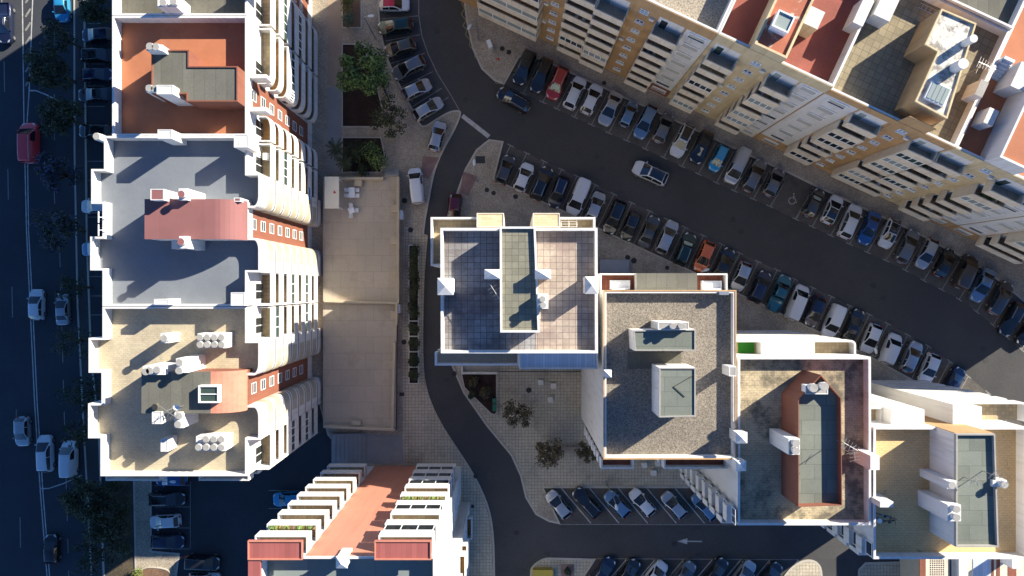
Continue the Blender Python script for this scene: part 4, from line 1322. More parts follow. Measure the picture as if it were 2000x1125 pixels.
q = [FH(u, n) for u, n in ((6.9, -4.0), (8.4, -4.0), (8.4, -5.8), (6.9, -5.8))]
b = MB(); b.prism(q, ZR, 24.3, 'yellow_wall', 'white_dirty'); b.build('chimney', H2)
b = MB(); q = [FH(u, n) for u, n in ((11.3, -6.3), (12.35, -6.3), (12.35, -9.0), (11.3, -9.0))]; b.prism(q, ZR, 23.9, 'white_paint'); b.build('chimney', H2)
# 3: orange block with the tiled terrace
H3 = building((*FH(19, -6), 0), 'orange and cream block with sunlit tiled terrace and stained white L-shaped hut', 'cream terraced row above the street')
row_body(H3, 12.42, 25.98, 'orange_wall', 'terrace_tile', zp=22.8)
n3 = 0.85
row_white(H3, 12.5, 16.2)
row_block(H3, 16.3, 19.6, n3 + 0.3, glazed=(2, 3, 6), side_windows=(2, 3, 6), glass='glass_dark')
row_recess(H3, 19.8, 22.7, 'orange_wall', top=24.8)
row_block(H3, 22.9, 25.95, n3 + 0.25, glazed=(1, 2, 3, 5, 6), side_windows=(1, 2, 3, 5, 6), glass='glass_dark')
LP = WP([(1837, 18), (1905, 47), (1848, 233), (1785, 199), (1829, 102), (1804, 88)], 25.2)
h = row_hut(H3, LP, 25.2, 'orange_wall', 'stained_white_roof', kt=0.16, kh=0.2, kerb_m='yellow_wall')
for (px, py, rr) in ((1882, 124, 0.5), (1902, 75, 0.38)):
    x, y = W(px, py, 26.6)
    b = MB(); b.cyl(x, y, 23.0, 26.6, rr, 'white_paint', mtop='white_dirty'); b.build('chimney', H3)
x, y = W(1838, 180, 26)
b = MB(); q = [(x + a * cu + c * su, y + a * su - c * cu) for a, c in ((-1.0, -0.9), (1.0, -0.9), (1.0, 0.9), (-1.0, 0.9))]
b.prism(q, 25.2, 25.55, 'white_frame', 'white_frame'); sk = b.build('rooflight', H3)
for i in range(4):
    g = MB(); q = [(x + a * cu + c * su, y + a * su - c * cu) for a, c in ((-0.92 + 0.46 * i + 0.03, -0.8), (-0.92 + 0.46 * i + 0.43, -0.8), (-0.92 + 0.46 * i + 0.43, 0.8), (-0.92 + 0.46 * i + 0.03, 0.8))]
    g.prism(q, 25.55, 25.6, 'glass_pale'); g.build('pane', sk)
antenna(H3, *W(1918, 130, 24), 21.6, 3.0, R(-25), 7, 1.8)
b = MB(); q = [FH(u, n) for u, n in ((12.9, -8.0), (14.6, -8.0), (14.6, -10.6), (12.9, -10.6))]; b.prism(q, ZR, 23.6, 'white_paint'); b.build('chimney', H3)
b = MB(); q = [FH(u, n) for u, n in ((25.0, -5.0), (25.8, -5.0), (25.8, -6.6), (25.0, -6.6))]; b.prism(q, ZR, 23.8, 'white_paint', 'concrete'); b.build('chimney', H3)
b = MB()
for i in range(9):
    p = FH(17.5 + i * 0.45, -12.0); p2 = FH(17.5 + i * 0.45, -11.5)
    b.tube([(p[0], p[1], 21.8), (p2[0], p2[1], 21.8)], 0.03, 'aluminium', 4)
for n_ in (-12.0, -11.5):
    p = FH(17.2, n_); p2 = FH(21.6, n_); b.tube([(p[0], p[1], 21.8), (p2[0], p2[1], 21.8)], 0.035, 'aluminium', 4)
tag(b.build('ladder'), 'aluminium ladder lying on the tiled roof terrace of the orange block', 'ladder')
# 4: cream block with the salmon roof
H4 = building((*FH(33, -6), 0), 'cream and yellow block with salmon pink roof and red-topped stair hut', 'cream terraced row above the street')
row_body(H4, 26.02, 39.98, 'yellow_wall', 'terracotta_roof', zp=22.8, depth=24)
row_block(H4, 26.05, 29.1, n3 + 0.25, glazed=(4,), side_windows=())
row_recess(H4, 29.2, 32.2, 'yellow_wall', top=24.6)
row_block(H4, 32.4, 36.0, n3 + 0.45, glazed=(2,), side_windows=(2,), glass='glass_green')
row_white(H4, 36.1, 39.9, base='orange_wall')
row_hut(H4, [FH(29.1, 0.07), FH(32.3, 0.07), FH(32.3, -8.0), FH(29.1, -8.0)], 24.8, 'white_paint', 'terracotta_roof', kerb_m='white_paint')
b = MB(); b.prism([FH(27.6, -7.0), FH(28.9, -7.0), FH(28.9, -9.6), FH(27.6, -9.6)], ZR, 24.2, 'white_paint'); b.build('chimney', H4)
b = MB()
for k in range(6):
    b.prism([FH(26.4, -8.2 - 0.3 * k), FH(27.5, -8.2 - 0.3 * k), FH(27.5, -8.5 - 0.3 * k), FH(26.4, -8.5 - 0.3 * k)], ZR, 21.9 + 0.26 * k, 'blue_sheet')
b.build('roof_stairs', H4)
b = MB(); q = [FH(u, n) for u, n in ((27.0, -3.0), (28.0, -3.0), (28.0, -4.6), (27.0, -4.6))]; b.prism(q, ZR, 23.6, 'white_paint', 'white_dirty'); b.build('chimney', H4)
# 5: last block, running out of the picture
H5 = building((*FH(50, -6), 0), 'cream block at the right edge beyond the white shuttered wall panel', 'cream terraced row above the street')
row_body(H5, 40.02, 60.0, 'orange_wall', 'deep_red_roof', zp=22.8, depth=24)
row_white(H5, 40.1, 43.1)
row_block(H5, 43.2, 48.8, n3 + 0.45, glazed=(2, 4), side_windows=(2, 4), glass='glass_green')
row_recess(H5, 49.0, 52.0, 'orange_wall')
row_block(H5, 52.2, 56.0, n3 + 0.45, glazed=(3,))

# 6: block behind the tiled terrace, only its edge in view
H6 = building((*FH(19, -18), 0), 'pale block behind the ladder at the top right corner', 'cream terraced row above the street')
roof_on(H6, [FH(12.5, -12.7), FH(25.95, -12.7), FH(25.95, -26), FH(12.5, -26)], 'felt_roof', zp=23.2, zr=22.2, body_m='cream_light')
# ------------------------------------------------------------------ raised courtyard terrace
TZ = 1.0
T_ = building((-18, -2, 0), 'raised beige courtyard terrace with low parapet walls beside the long white block', None, 'courtyard_terrace')
T_["category"] = 'terrace'
TP = WP([(631, 345), (777, 345), (773, 842), (631, 836)], TZ)
b = MB(); b.prism(TP, 0, TZ, 'maroon_wall', 'terrace_floor'); b.build('floor', T_)
def twall(pts, t=0.24, h=1.0, m='beige_wall', outer=None):
    p = WP(pts, TZ + h)
    b = MB(); b.wall(p, t, TZ - 0.02, TZ + h, m)
    return b.build('parapet', T_)
twall([(779, 345), (779, 592)][::-1], 0.3)
twall([(776.5, 592), (775.5, 635)][::-1], 0.3)
twall([(772, 668), (768, 840)][::-1], 0.3)
twall([(633, 346), (748, 346)], 0.3) if False else twall([(748, 346), (633, 346)], 0.3)
twall([(633, 590), (774, 594)], 0.28, 0.8)
twall([(633, 836), (770, 842)], 0.35, 0.9)
for (x, y0, y1) in ((769, 400, 414), (769, 462, 477), (768, 524, 538), (768, 608, 623), (765, 705, 720)):
    X0, X1, Y0, Y1 = box_px(x - 6, x + 6, y0, y1, TZ + 0.7)
    b = MB(); b.box(X0, X1, Y0, Y1, TZ, TZ + 0.7, 'beige_wall'); b.build('pier', T_)
for (x0, x1, y0, y1) in ((692, 706, 349, 363), (687, 704, 822, 831)):
    X0, X1, Y0, Y1 = box_px(x0, x1, y0, y1, TZ + 0.8)
    b = MB(); b.box(X0, X1, Y0, Y1, TZ, TZ + 0.8, 'beige_wall'); b.build('pier', T_)
b = MB()                                     # flight of steps at the upper right corner
for k in range(6):
    X0, X1, Y0, Y1 = box_px(751, 778, 328 + 2.8 * k, 331 + 2.8 * k, 1.0)
    b.box(X0, X1, Y0, Y1, 0.1, 0.3 + 0.2 * k, 'concrete')
b.build('steps', T_)
b = MB()                                     # broad steps below the terrace
for k in range(9):
    X0 = W(650 + 5 * k, 0, 0.5)[0]
    b.box(X0, W(702, 0, 0.3)[0], W(0, 904, 0)[1], W(0, 846, 0)[1], 0.13, 0.9 - 0.085 * k, 'grey_walk') if False else None
for k in range(8):
    X0, X1 = W(650 + 8 * k, 0, 0.4)[0], W(658 + 8 * k, 0, 0.4)[0]
    b.box(X0, X1, W(0, 904, 0.4)[1], W(0, 846, 0.4)[1], 0.13, 1.05 - 0.11 * k, 'grey_walk')
b.build('broad_steps', T_)
b = MB()
X0, X1, Y0, Y1 = box_px(634, 662, 345, 407, 3.9)
b.box(X0, X1, Y0, Y1, 3.7, 3.9, 'white_dirty', 'cream_light')
for x in (X1 - 0.2,):
    for y in (Y0 + 0.2, Y1 - 0.2):
        b.box(x - 0.06, x + 0.06, y - 0.06, y + 0.06, TZ, 3.7, 'white_frame')
ca = b.build('canopy', T_)
b = MB(); b.mesh([(*W(652, 371, 3.92), 3.92), (*W(651, 378, 3.92), 3.92), (*W(657, 377, 3.92), 3.92)], [(0, 1, 2)], 'red_paint'); b.build('red_triangle', ca)

def terrace_table(px, py, ang, nch, label):
    x, y = W(px, py, TZ + 0.75)
    t = empty('garden_table', (x, y, TZ), label, 'table', 'white garden tables', ang)
    b = MB(); b.box(-0.38, 0.38, -0.65 if nch > 2 else -0.38, 0.65 if nch > 2 else 0.38, 0.70, 0.75, 'white_frame'); o = b.build('tabletop'); o.parent = t
    hy = 0.55 if nch > 2 else 0.3
    for sx in (-0.3, 0.3):
        for sy in (-hy, hy):
            b = MB(); b.cyl(sx, sy, 0, 0.70, 0.03, 'white_frame', 8); o = b.build('leg'); o.parent = t
    return x, y
def garden_chair(x, y, ang, label):
    t = empty('garden_chair', (x, y, TZ), label, 'chair', 'white garden chairs', ang)
    b = MB(); b.box(-0.24, 0.24, -0.24, 0.24, 0.42, 0.46, 'white_frame'); o = b.build('seat'); o.parent = t
    b = MB(); b.wall([(0.26, 0.22), (0.28, 0.0), (0.26, -0.22)], 0.03, 0.47, 0.85, 'white_frame'); o = b.build('backrest'); o.parent = t
    for sx in (-0.2, 0.2):
        for sy in (-0.2, 0.2):
            b = MB(); b.cyl(sx, sy, 0, 0.42, 0.022, 'white_frame', 6); o = b.build('leg'); o.parent = t
x, y = terrace_table(687, 376, 0, 4, 'larger white garden table near the upper corner of the courtyard terrace')
for dx, dy, a, w in ((0.62, 0.35, 0, 'right side, farther from the small table'), (0.62, -0.35, 0, 'right side, nearer the small table'), (-0.62, 0.35, math.pi, 'left side, farther from the small table'), (-0.62, -0.35, math.pi, 'left side, nearer the small table')):
    garden_chair(x + dx, y + dy, a, 'white chair at the larger terrace table, ' + w)
x, y = terrace_table(686, 411, R(20), 2, 'smaller square white garden table on the courtyard terrace')
for dx, dy, a, w in ((0.6, 0.05, 0, 'right'), (-0.1, 0.62, R(95), 'upper'), (-0.1, -0.62, R(-95), 'lower')):
    garden_chair(x + dx, y + dy, a, 'white chair at the smaller terrace table, on its %s side' % w)

# ------------------------------------------------------------------ vegetation
def leaf_blob(b, c, r, n, size, mats, seed, flat=0.8):
    rr = random.Random(seed)
    for _ in range(n):
        d = Vector((rr.gauss(0, 1), rr.gauss(0, 1), rr.gauss(0, 1))).normalized()
        q = c + Vector((d.x * r, d.y * r, d.z * r * flat)) * (rr.random() ** 0.45)
        s = size * (0.6 + 0.8 * rr.random())
        nrm = (d + Vector((rr.gauss(0, .6), rr.gauss(0, .6), rr.gauss(0, .6) + 0.5))).normalized()
        a = nrm.orthogonal().normalized()
        a.rotate(__import__('mathutils').Quaternion(nrm, rr.random() * 6.28))
        e = nrm.cross(a)
        b.face([q - a * s, q - e * s * 0.5, q + a * s, q + e * s * 0.5], rr.choice(mats))

def tree(px, py, rpx, h, mats, label, seed, density=1.0, bare=0.0, group=None, name='tree', size=0.17, lean=0.0):
    """px, py: centre of the crown as surveyed at crown height"""
    rr = random.Random(seed)
    zc = h * 0.68
    x, y = W(px, py, zc)
    r = rpx * (HC - zc) / FPX
    root = empty(name, (x, y, 0.1), label, 'tree', group)
    t = MB()
    base = Vector((x, y, 0.1)); fork = Vector((x + lean, y, h * 0.36))
    t.tube([base, (base + fork) / 2 + Vector((0.05, 0.04, 0)), fork], 0.05 + 0.022 * h, 'bark', 8, r2=0.035 + 0.014 * h)
    tips = []
    nl = 7 if r < 1.6 else 11
    for k in range(nl):
        a = 2 * math.pi * k / nl + rr.uniform(-.3, .3)
        L = r * rr.uniform(0.45, 0.95)
        tip = Vector((x + L * math.cos(a), y + L * math.sin(a), zc + rr.uniform(-0.10, 0.22) * h))
        mid = fork.lerp(tip, 0.5) + Vector((0, 0, 0.08 * h))
        t.tube([fork, mid, tip], 0.02 + 0.009 * h, 'bark', 6, r2=0.02)
        tips.append(tip)
        if bare:
            for q in range(3):
                e = tip + Vector((rr.uniform(-.8, .8), rr.uniform(-.8, .8), rr.uniform(0, .8))) * r * 0.35
                t.tube([mid.lerp(tip, 0.3 + .25 * q), e], 0.025, 'bark', 4, r2=0.01)
    t.build('trunk', root)
    c = MB()
    for i, tip in enumerate(tips):
        cr = r * rr.uniform(0.28, 0.46)
        leaf_blob(c, tip, cr, int(150 * density * max(1, cr / 0.8)), size, mats, seed * 31 + i)
    for k in range(int(5 + r * 2)):
        a = rr.uniform(0, 6.28); L = r * 0.6 * rr.random() ** 0.5
        leaf_blob(c, Vector((x + L * math.cos(a), y + L * math.sin(a), zc + rr.uniform(0.05, 0.3) * h)), r * 0.36, int(130 * density), size, mats, seed * 77 + k)
    c.build('crown', root)
    return root

tree(710, 142, 46, 6.5, ['leaf_green', 'leaf_green', 'leaf_dark'], 'dense round green tree in the garden bed by the short parking bays', 3, 1.6)
tree(760, 228, 34, 5.5, ['leaf_dark', 'leaf_olive'], 'thin dark spreading tree between the garden bed and the parking bays', 5, 0.45, 0.6)
tree(1010, 809, 28, 4.2, ['leaf_red', 'leaf_olive', 'leaf_dark'], 'small sparse tree standing alone in the paved square, nearest the stone cubes', 11, 0.42, 0.7, 'small reddish trees in the paved square', size=0.15)
tree(1073, 884, 27, 4.2, ['leaf_red', 'leaf_red', 'leaf_olive'], 'small reddish tree on the left end of the square bench', 12, 0.55, 0.7, 'small reddish trees in the paved square', size=0.15)
tree(1146, 884, 21, 3.8, ['leaf_olive', 'leaf_red'], 'small reddish tree on the right end of the square bench, partly behind the white wall', 13, 0.5, 0.7, 'small reddish trees in the paved square', size=0.15)
AVE = 'street trees along the shaded avenue'
for (px, py, rp, h, ms, lab, sd_, den, bare) in (
    (118, 72, 36, 7, ['leaf_dark', 'leaf_olive'], 'half bare dark avenue tree near the red roofed block', 21, 0.25, 1),
    (98, 138, 38, 7.5, ['leaf_olive', 'leaf_dark'], 'bushy olive avenue tree, second from the top of the avenue', 22, 1.0, 0),
    (122, 228, 42, 7.5, ['leaf_olive', 'leaf_dark'], 'broad olive avenue tree to the right of the red van', 23, 0.8, 0),
    (112, 338, 36, 7, ['leaf_blue', 'leaf_blue', 'leaf_dark'], 'bluish flowering avenue tree below the red van', 24, 0.8, 0.5),
    (118, 446, 44, 7.5, ['leaf_dark', 'leaf_olive', 'leaf_blue'], 'wide dark avenue tree above the two white cars in the avenue', 25, 0.6, 0.8),
    (140, 562, 30, 6.5, ['leaf_dark'], 'thin bare dark avenue tree beside the silver car with dark windscreen', 26, 0.15, 1),
    (142, 668, 36, 7, ['leaf_dark', 'leaf_olive'], 'bare twiggy avenue tree level with the tan roof', 27, 0.15, 1),
    (165, 772, 38, 7, ['leaf_dark'], 'spreading bare avenue tree beside the notched parapet of the tan roof', 28, 0.22, 1),
    (160, 846, 26, 6.5, ['leaf_dark', 'leaf_olive'], 'small twiggy avenue tree above the white van', 29, 0.2, 1),
    (168, 970, 40, 6.5, ['leaf_olive', 'leaf_olive', 'leaf_dark'], 'leafy olive tree on the verge beside the white van', 30, 1.0, 0),
    (214, 1020, 48, 6.5, ['leaf_dark', 'leaf_olive'], 'largest dark tree on the verge left of the small car park', 31, 1.1, 0),
    (182, 1085, 34, 6.5, ['leaf_dark'], 'bare tree at the bottom of the avenue footway', 32, 0.2, 1),
):
    tree(px, py, rp, h, ms, lab, sd_, den, bare, AVE)
tree(188, 22, 32, 6, ['leaf_dark', 'leaf_olive'], 'dark bushy tree between the avenue footway and the olive roofed block', 41, 1.0, 0, AVE)

def shrub(px, py, rpx, h, mats, label, seed, cat='shrub', group=None, n=420, size=0.12, stretch=1.0, name='shrub', z0=0.15):
    x, y = W(px, py, h * 0.6)
    r = rpx * (HC - h * 0.6) / FPX
    root = empty(name, (x, y, z0), label, cat, group)
    rr = random.Random(seed)
    s = MB()
    for k in range(5):
        a = k * 1.26
        s.tube([(x, y, z0), (x + r * 0.4 * math.cos(a), y + r * 0.4 * stretch * math.sin(a), z0 + h * 0.6)], 0.03, 'bark', 5, r2=0.012)
    s.build('stem', root)
    c = MB()
    m = max(5, int(6 * stretch))
    for k in range(m):
        oy = (k / (m - 1) - 0.5) * 2 * (stretch - 0.55) * r if stretch > 1.2 else rr.uniform(-.45, .45) * r
        ox = rr.uniform(-.35, .35) * r
        leaf_blob(c, Vector((x + ox, y + oy, z0 + h * rr.uniform(0.5, 0.8))), r * rr.uniform(0.55, 0.8), n // m + 40, size, mats, seed * 13 + k, 0.7)
    c.build('foliage', root)
    return root
shrub(680, 40, 15, 2.2, ['leaf_grey'], 'pale grey-green rounded shrub at the end of the mulched bed', 51, n=700)
shrub(682, 8, 20, 2.6, ['leaf_yellow', 'leaf_green', 'leaf_red'], 'yellowish spiky shrub at the top of the mulched bed', 52, n=600)
shrub(697, 302, 26, 2.6, ['leaf_dark'], 'dark bushy shrub between the palm and the rounded bush above the terrace', 53, n=900)
shrub(730, 306, 30, 3.0, ['leaf_dark', 'leaf_green'], 'large dark rounded bush at the terrace corner near the steps', 54, n=1500)
shrub(706, 330, 16, 1.6, ['leaf_dark'], 'low dark shrub against the upper terrace wall', 55, n=400)
HG = 'clipped hedge shrubs along the side street'
for (py, ln, lab, s_) in ((497, 1.45, 'first clipped hedge shrub at the upper end of the side street planter', 61), (533, 1.45, 'clipped hedge shrub level with the middle of the courtyard terrace, above the terrace cross wall', 62), (569, 1.45, 'clipped hedge shrub just above the level of the terrace cross wall', 63), (606, 1.4, 'clipped hedge shrub just below the terrace cross wall', 64),
                          (642, 1.2, 'clipped hedge shrub beside the gap in the terrace wall', 65), (673, 1.15, 'clipped hedge shrub beside the round manhole cover', 66), (704, 1.15, 'clipped hedge shrub second from the lower end of the row', 67), (733, 1.2, 'last clipped hedge shrub at the lower end of the row', 68)):
    shrub(808, py, 12.5, 1.4, ['leaf_dark', 'leaf_dark', 'leaf_olive'], lab, s_, 'hedge', HG, n=1300, size=0.11, stretch=ln, name='hedge_shrub')
b = MB()
X0, X1, Y0, Y1 = box_px(798, 818, 478, 750, 0.3)
b.ring([(X0, Y0), (X1, Y0), (X1, Y1), (X0, Y1)], 0.12, 0.1, 0.42, 'white_dirty')
for py in (627, 657, 687, 717):
    yy = W(0, py, 0.4)[1]
    b.box(X0 + 0.12, X1 - 0.12, yy - 0.08, yy + 0.08, 0.1, 0.40, 'white_dirty')
b.mesh([(X0 + .12, Y0 + .12, 0.3), (X1 - .12, Y0 + .12, 0.3), (X1 - .12, Y1 - .12, 0.3), (X0 + .12, Y1 - .12, 0.3)], [(0, 1, 2, 3)], 'soil')
tag(b.build('planter'), 'long narrow white-edged planter under the clipped hedge shrubs', 'planter')
shrub(925, 745, 12, 0.8, ['leaf_dark', 'leaf_red'], 'low dark plant in the triangular bed, nearest the street', 71, n=160, size=0.16)
shrub(948, 765, 14, 0.9, ['leaf_dark', 'leaf_olive', 'leaf_red'], 'low plant in the middle of the triangular bed', 72, n=200, size=0.16)
shrub(920, 772, 8, 0.7, ['leaf_dark'], 'small dark plant on the paving edge of the triangular bed', 73, n=90, size=0.16)
shrub(1108, 1114, 9, 1.2, ['leaf_dark', 'leaf_olive'], 'small shrub in the red paved square by the lower street', 74, n=160, size=0.14)
shrub(268, 1122, 14, 1.3, ['leaf_yellow', 'leaf_green'], 'yellow-green shrub on the sunlit kerbed island of the car park', 75, n=400)
shrub(225, 950, 20, 1.6, ['leaf_olive', 'leaf_dark'], 'low olive shrub on the verge below the long block', 76, n=350)
shrub(240, 1070, 18, 1.5, ['leaf_dark', 'leaf_grey'], 'greyish shrub on the verge beside the sunlit island', 77, n=350)

def palm(px, py, rpx, h, label, seed, m='leaf_dark'):
    x, y = W(px, py, h)
    r = rpx * (HC - h) / FPX
    root = empty('palm', (x, y, 0.1), label, 'palm', 'garden palms')
    t = MB(); t.tube([(x, y, 0.1), (x + 0.05, y, h * 0.5), (x, y, h)], 0.16, 'bark', 8, r2=0.12); t.build('trunk', root)
    rr = random.Random(seed)
    c = MB()
    for k in range(17):
        a = k * 2.399 + rr.uniform(-.1, .1)
        L = r * rr.uniform(0.75, 1.0)
        el = rr.uniform(0.15, 0.7)
        pts = []
        for q in range(7):
            s = q / 6
            pts.append(Vector((x + L * s * math.cos(a), y + L * s * math.sin(a), h + L * (el * s - 0.75 * s * s))))
        c.tube(pts, 0.025, m, 4, r2=0.008)
        for q in range(1, 7):
            for e in (-1, 1):
                for z in (0, 0.5):
                    p = pts[q - 1].lerp(pts[q], z)
                    d = Vector((math.cos(a + e * 1.0), math.sin(a + e * 1.0), -0.25)) * L * 0.30 * (1 - 0.55 * q / 6)
                    w = Vector((math.cos(a), math.sin(a), 0)) * 0.05
                    c.face([p - w, p + w, p + d], m)
    c.build('crown', root)
palm(656, 292, 26, 3.4, 'dark feathery palm against the wall of the long white block', 81)
palm(672, 318, 20, 2.8, 'smaller dark palm just above the courtyard terrace', 82)

# ------------------------------------------------------------------ street furniture
def street_lamp(bx, by, hx, hy, h, label, hz=None):
    x, y = W(bx, by, 0.1)
    root = empty('street_lamp', (x, y, 0.1), label, 'street lamp', 'street lamps')
    b = MB(); b.tube([(x, y, 0.1), (x, y, h)], 0.085, 'grey_metal', 8, r2=0.05); b.cyl(x, y, 0.1, 0.5, 0.13, 'grey_metal', 10); b.build('pole', root)
    ex, ey = W(hx, hy, h + 0.25)
    d = Vector((ex - x, ey - y, 0)); L = max(d.length, 0.3); d /= d.length or 1
    b = MB(); b.tube([(x, y, h - 0.05), (x + d.x * L * 0.5, y + d.y * L * 0.5, h + 0.18), (ex, ey, h + 0.25)], 0.04, 'grey_metal', 6); b.build('arm', root)
    hd = MB()
    n = Vector((-d.y, d.x, 0))
    c = Vector((ex, ey, h + 0.25))
    prof = [(-0.35, 0.06), (-0.25, 0.14), (0.1, 0.19), (0.32, 0.15), (0.42, 0.05)]
    up = [c + d * a + n * w + Vector((0, 0, 0.02)) for a, w in prof] + [c + d * a - n * w + Vector((0, 0, 0.02)) for a, w in prof[::-1]]
    lo = [c + d * a * 0.9 + n * w * 0.8 - Vector((0, 0, 0.10)) for a, w in prof] + [c + d * a * 0.9 - n * w * 0.8 - Vector((0, 0, 0.10)) for a, w in prof[::-1]]
    crown_ = [c + d * a * 0.6 + n * w * 0.5 + Vector((0, 0, 0.09)) for a, w in prof] + [c + d * a * 0.6 - n * w * 0.5 + Vector((0, 0, 0.09)) for a, w in prof[::-1]]
    k = len(up)
    hd.face(crown_, 'lamp_glass'); hd.face(lo[::-1], 'lamp_glass')
    for i in range(k):
        j = (i + 1) % k
        hd.face([up[i], up[j], crown_[j], crown_[i]], 'lamp_glass', True)
        hd.face([lo[i], lo[j], up[j], up[i]], 'lamp_glass', True)
    hd.build('lamp_head', root)
street_lamp(734, 76, 724, 31, 7.5, 'street lamp between the mulched bed and the dark green car')
street_lamp(935, 78, 917, 52, 7.5, 'street lamp on the zigzag kerb beside the cream balconies')
street_lamp(932, 354, 926, 318, 7.5, 'street lamp on the corner by the red tactile paving and the iron grate')
street_lamp(1183, 941, 1204, 990, 8.0, 'street lamp leaning over the slanted bays at the blue car with light windscreen')
street_lamp(1678, 690, 1711, 686, 4.4, 'short street lamp between two white cars beside the mossy roofed block')
street_lamp(305, 918, 337, 941, 5.0, 'street lamp in the shaded small car park below the long block')
street_lamp(1368, 527, 1380, 527, 4.0, 'street lamp head peeping over the corner of the gravel roofed block, near the orange car')

def cover(px, py, r, z, label, rnd=True):
    x, y = W(px, py, z)
    b = MB()
    if rnd:
        m_ = 'tar_patch' if z < 0.015 else 'iron'
        b.cyl(x, y, z - 0.05, z + 0.012, r, m_, 20)
        b.cyl(x, y, z + 0.012, z + 0.018, r * 0.82, m_, 20)
    else:
        b.box(x - r, x + r, y - r * 0.75, y + r * 0.75, z - 0.05, z + 0.012, 'iron')
        for k in range(5):
            b.box(x - r * 0.8, x + r * 0.8, y - r * 0.6 + k * r * 0.28, y - r * 0.6 + k * r * 0.28 + r * 0.1, z + 0.012, z + 0.02, 'dark_metal')
    tag(b.build('manhole_cover'), label, 'manhole cover', 'iron covers in the paving')
for a in (
    (951, 371, 0.30, 0.128, 'round manhole cover below the grey car, left one of the pair'), (964, 377, 0.30, 0.128, 'round manhole cover below the grey car, right one of the pair'),
    (1007, 384, 0.32, 0.128, 'round manhole cover on the pavement below the black estate'), (981, 95, 0.32, 0.128, 'round manhole cover in the pavement by the cream balconies, left of two'), (994, 102, 0.32, 0.128, 'round manhole cover in the pavement by the cream balconies, right of two'),
    (1180, 162, 0.28, 0.128, 'round manhole cover behind the white cars of the upper row'), (1484, 354, 0.42, 0.02, 'round manhole cover next to the free bay, left of two'), (1500, 358, 0.40, 0.02, 'round manhole cover in the bay with the wheelchair symbol'),
    (1226, 503, 0.34, 0.128, 'round manhole cover by the grey metal cover, left of two'), (1238, 509, 0.38, 0.128, 'round manhole cover by the grey metal cover, right of two'), (1303, 523, 0.28, 0.128, 'round manhole cover in front of the upper balcony of the gravel roofed block'),
    (789, 668, 0.34, 0.135, 'round manhole cover beside the clipped hedge'), (790, 392, 0.36, 0.128, 'round manhole cover beside the white van by the terrace'), (802, 449, 0.34, 0.128, 'round manhole cover above the clipped hedge'),
    (887, 730, 0.34, 0.135, 'round manhole cover left of the triangular planted bed'), (1033, 762, 0.36, 0.135, 'round manhole cover left of the stone cubes in the square'), (774, 1104 - 1, 0.3, 0.02, 'x'),
    (929, 930, 0.3, 0.135, 'round manhole cover in the paving near the side street bend, upper one'), (923, 989, 0.22, 0.135, 'small round manhole cover in the paving right of the salmon block'), (1317, 1062, 0.36, 0.02, 'round manhole cover in the lower street at the arrow tip'), (1009, 1040, 0.34, 0.02, 'reddish round manhole cover in the street junction'),
    (854, 60, 0.4, 0.012, 'round patch cover in the top street beside the short bays'), (848, 196, 0.34, 0.012, 'round cover in the street left of the moving black estate'), (909, 195, 0.34, 0.012, 'round cover in the street at the stop line'), (1166, 305, 0.36, 0.012, 'round cover in the main street above the silver van'), (1176, 329, 0.30, 0.012, 'round cover in the main street left of the moving white car'),
    (1432, 429, 0.40, 0.012, 'round cover in the main street, upper of the middle two'), (1447, 452, 0.38, 0.012, 'round cover in the main street, lower of the middle two'), (1706, 557, 0.42, 0.012, 'round cover in the main street near the white van, upper one'), (1725, 582, 0.38, 0.012, 'round cover in the main street near the white van, lower one'), (1920, 682, 0.42, 0.012, 'round cover at the right end of the main street, upper one'), (1926, 703, 0.36, 0.012, 'round cover at the right end of the main street, lower one')):
    if a[4] != 'x':
        cover(*a)
cover(785, 770, 0.32, 0.135, 'square iron grate in the pale paving left of the side street', False)
x, y = W(937, 312, 0.13)
cover(938, 312, 0.62, 0.128, 'large rectangular iron grate on the corner pavement', False)
for (px, py, lab) in ((827, 459, 'kerb drain beside the upper end of the clipped hedge'), (825, 727, 'kerb drain beside the lower end of the clipped hedge'), (872, 741, 'kerb drain at the triangular bed'), (1100, 1029, 'kerb drain in the lower street under the silver car'), (1362, 1030, 'kerb drain in the lower street above the arrow'), (1069, 1081, 'kerb drain on the rounded corner below the lower street'), (1364, 1083, 'kerb drain below the arrow in the lower street'), (967, 1031, 'kerb drain on the left side of the junction'), (1024, 1113, 'kerb drain at the bottom of the side street'),
                      (1257, 297, 'kerb drain near the moving white car'), (1212, 375, 'kerb drain between two black cars of the lower row'), (1738, 628, 'kerb drain above the white hatchback of the lower row'), (934, 239, 'kerb drain at the stop line')):
    x, y = W(px, py, 0.02)
    b = MB(); b.box(x - 0.34, x + 0.34, y - 0.16, y + 0.16, -0.05, 0.034, 'iron')
    for k in range(5):
        b.box(x - 0.28 + 0.12 * k, x - 0.22 + 0.12 * k, y - 0.12, y + 0.12, 0.034, 0.042, 'dark_metal')
    tag(b.build('drain_grate'), lab, 'drain', 'kerb drains')
for (px, py, lab) in ((1056, 747, 'stone cube seat nearest the manhole cover in the square'), (1081, 754, 'stone cube seat nearest the tall white wall'), (1075, 781, 'stone cube seat nearest the lone small tree'), (1259, 909, 'stone cube seat below the gravel roof, left one'), (1277, 924, 'stone cube seat below the gravel roof, front one'), (1285, 906, 'stone cube seat below the gravel roof, half under the balcony')):
    x, y = W(px, py, 0.55)
    b = MB()
    s2 = 0.34
    q = [(x + s2 * math.cos(R(a + 48)) * 1.414, y + s2 * math.sin(R(a + 48)) * 1.414) for a in (0, 90, 180, 270)]
    b.prism(rounded(q, {0: .05, 1: .05, 2: .05, 3: .05}, True, 3), 0.13, 0.56, 'stone_cube')
    tag(b.build('stone_seat'), lab, 'seat', 'stone cube seats')
x, y = W(1114, 877, 0.5)
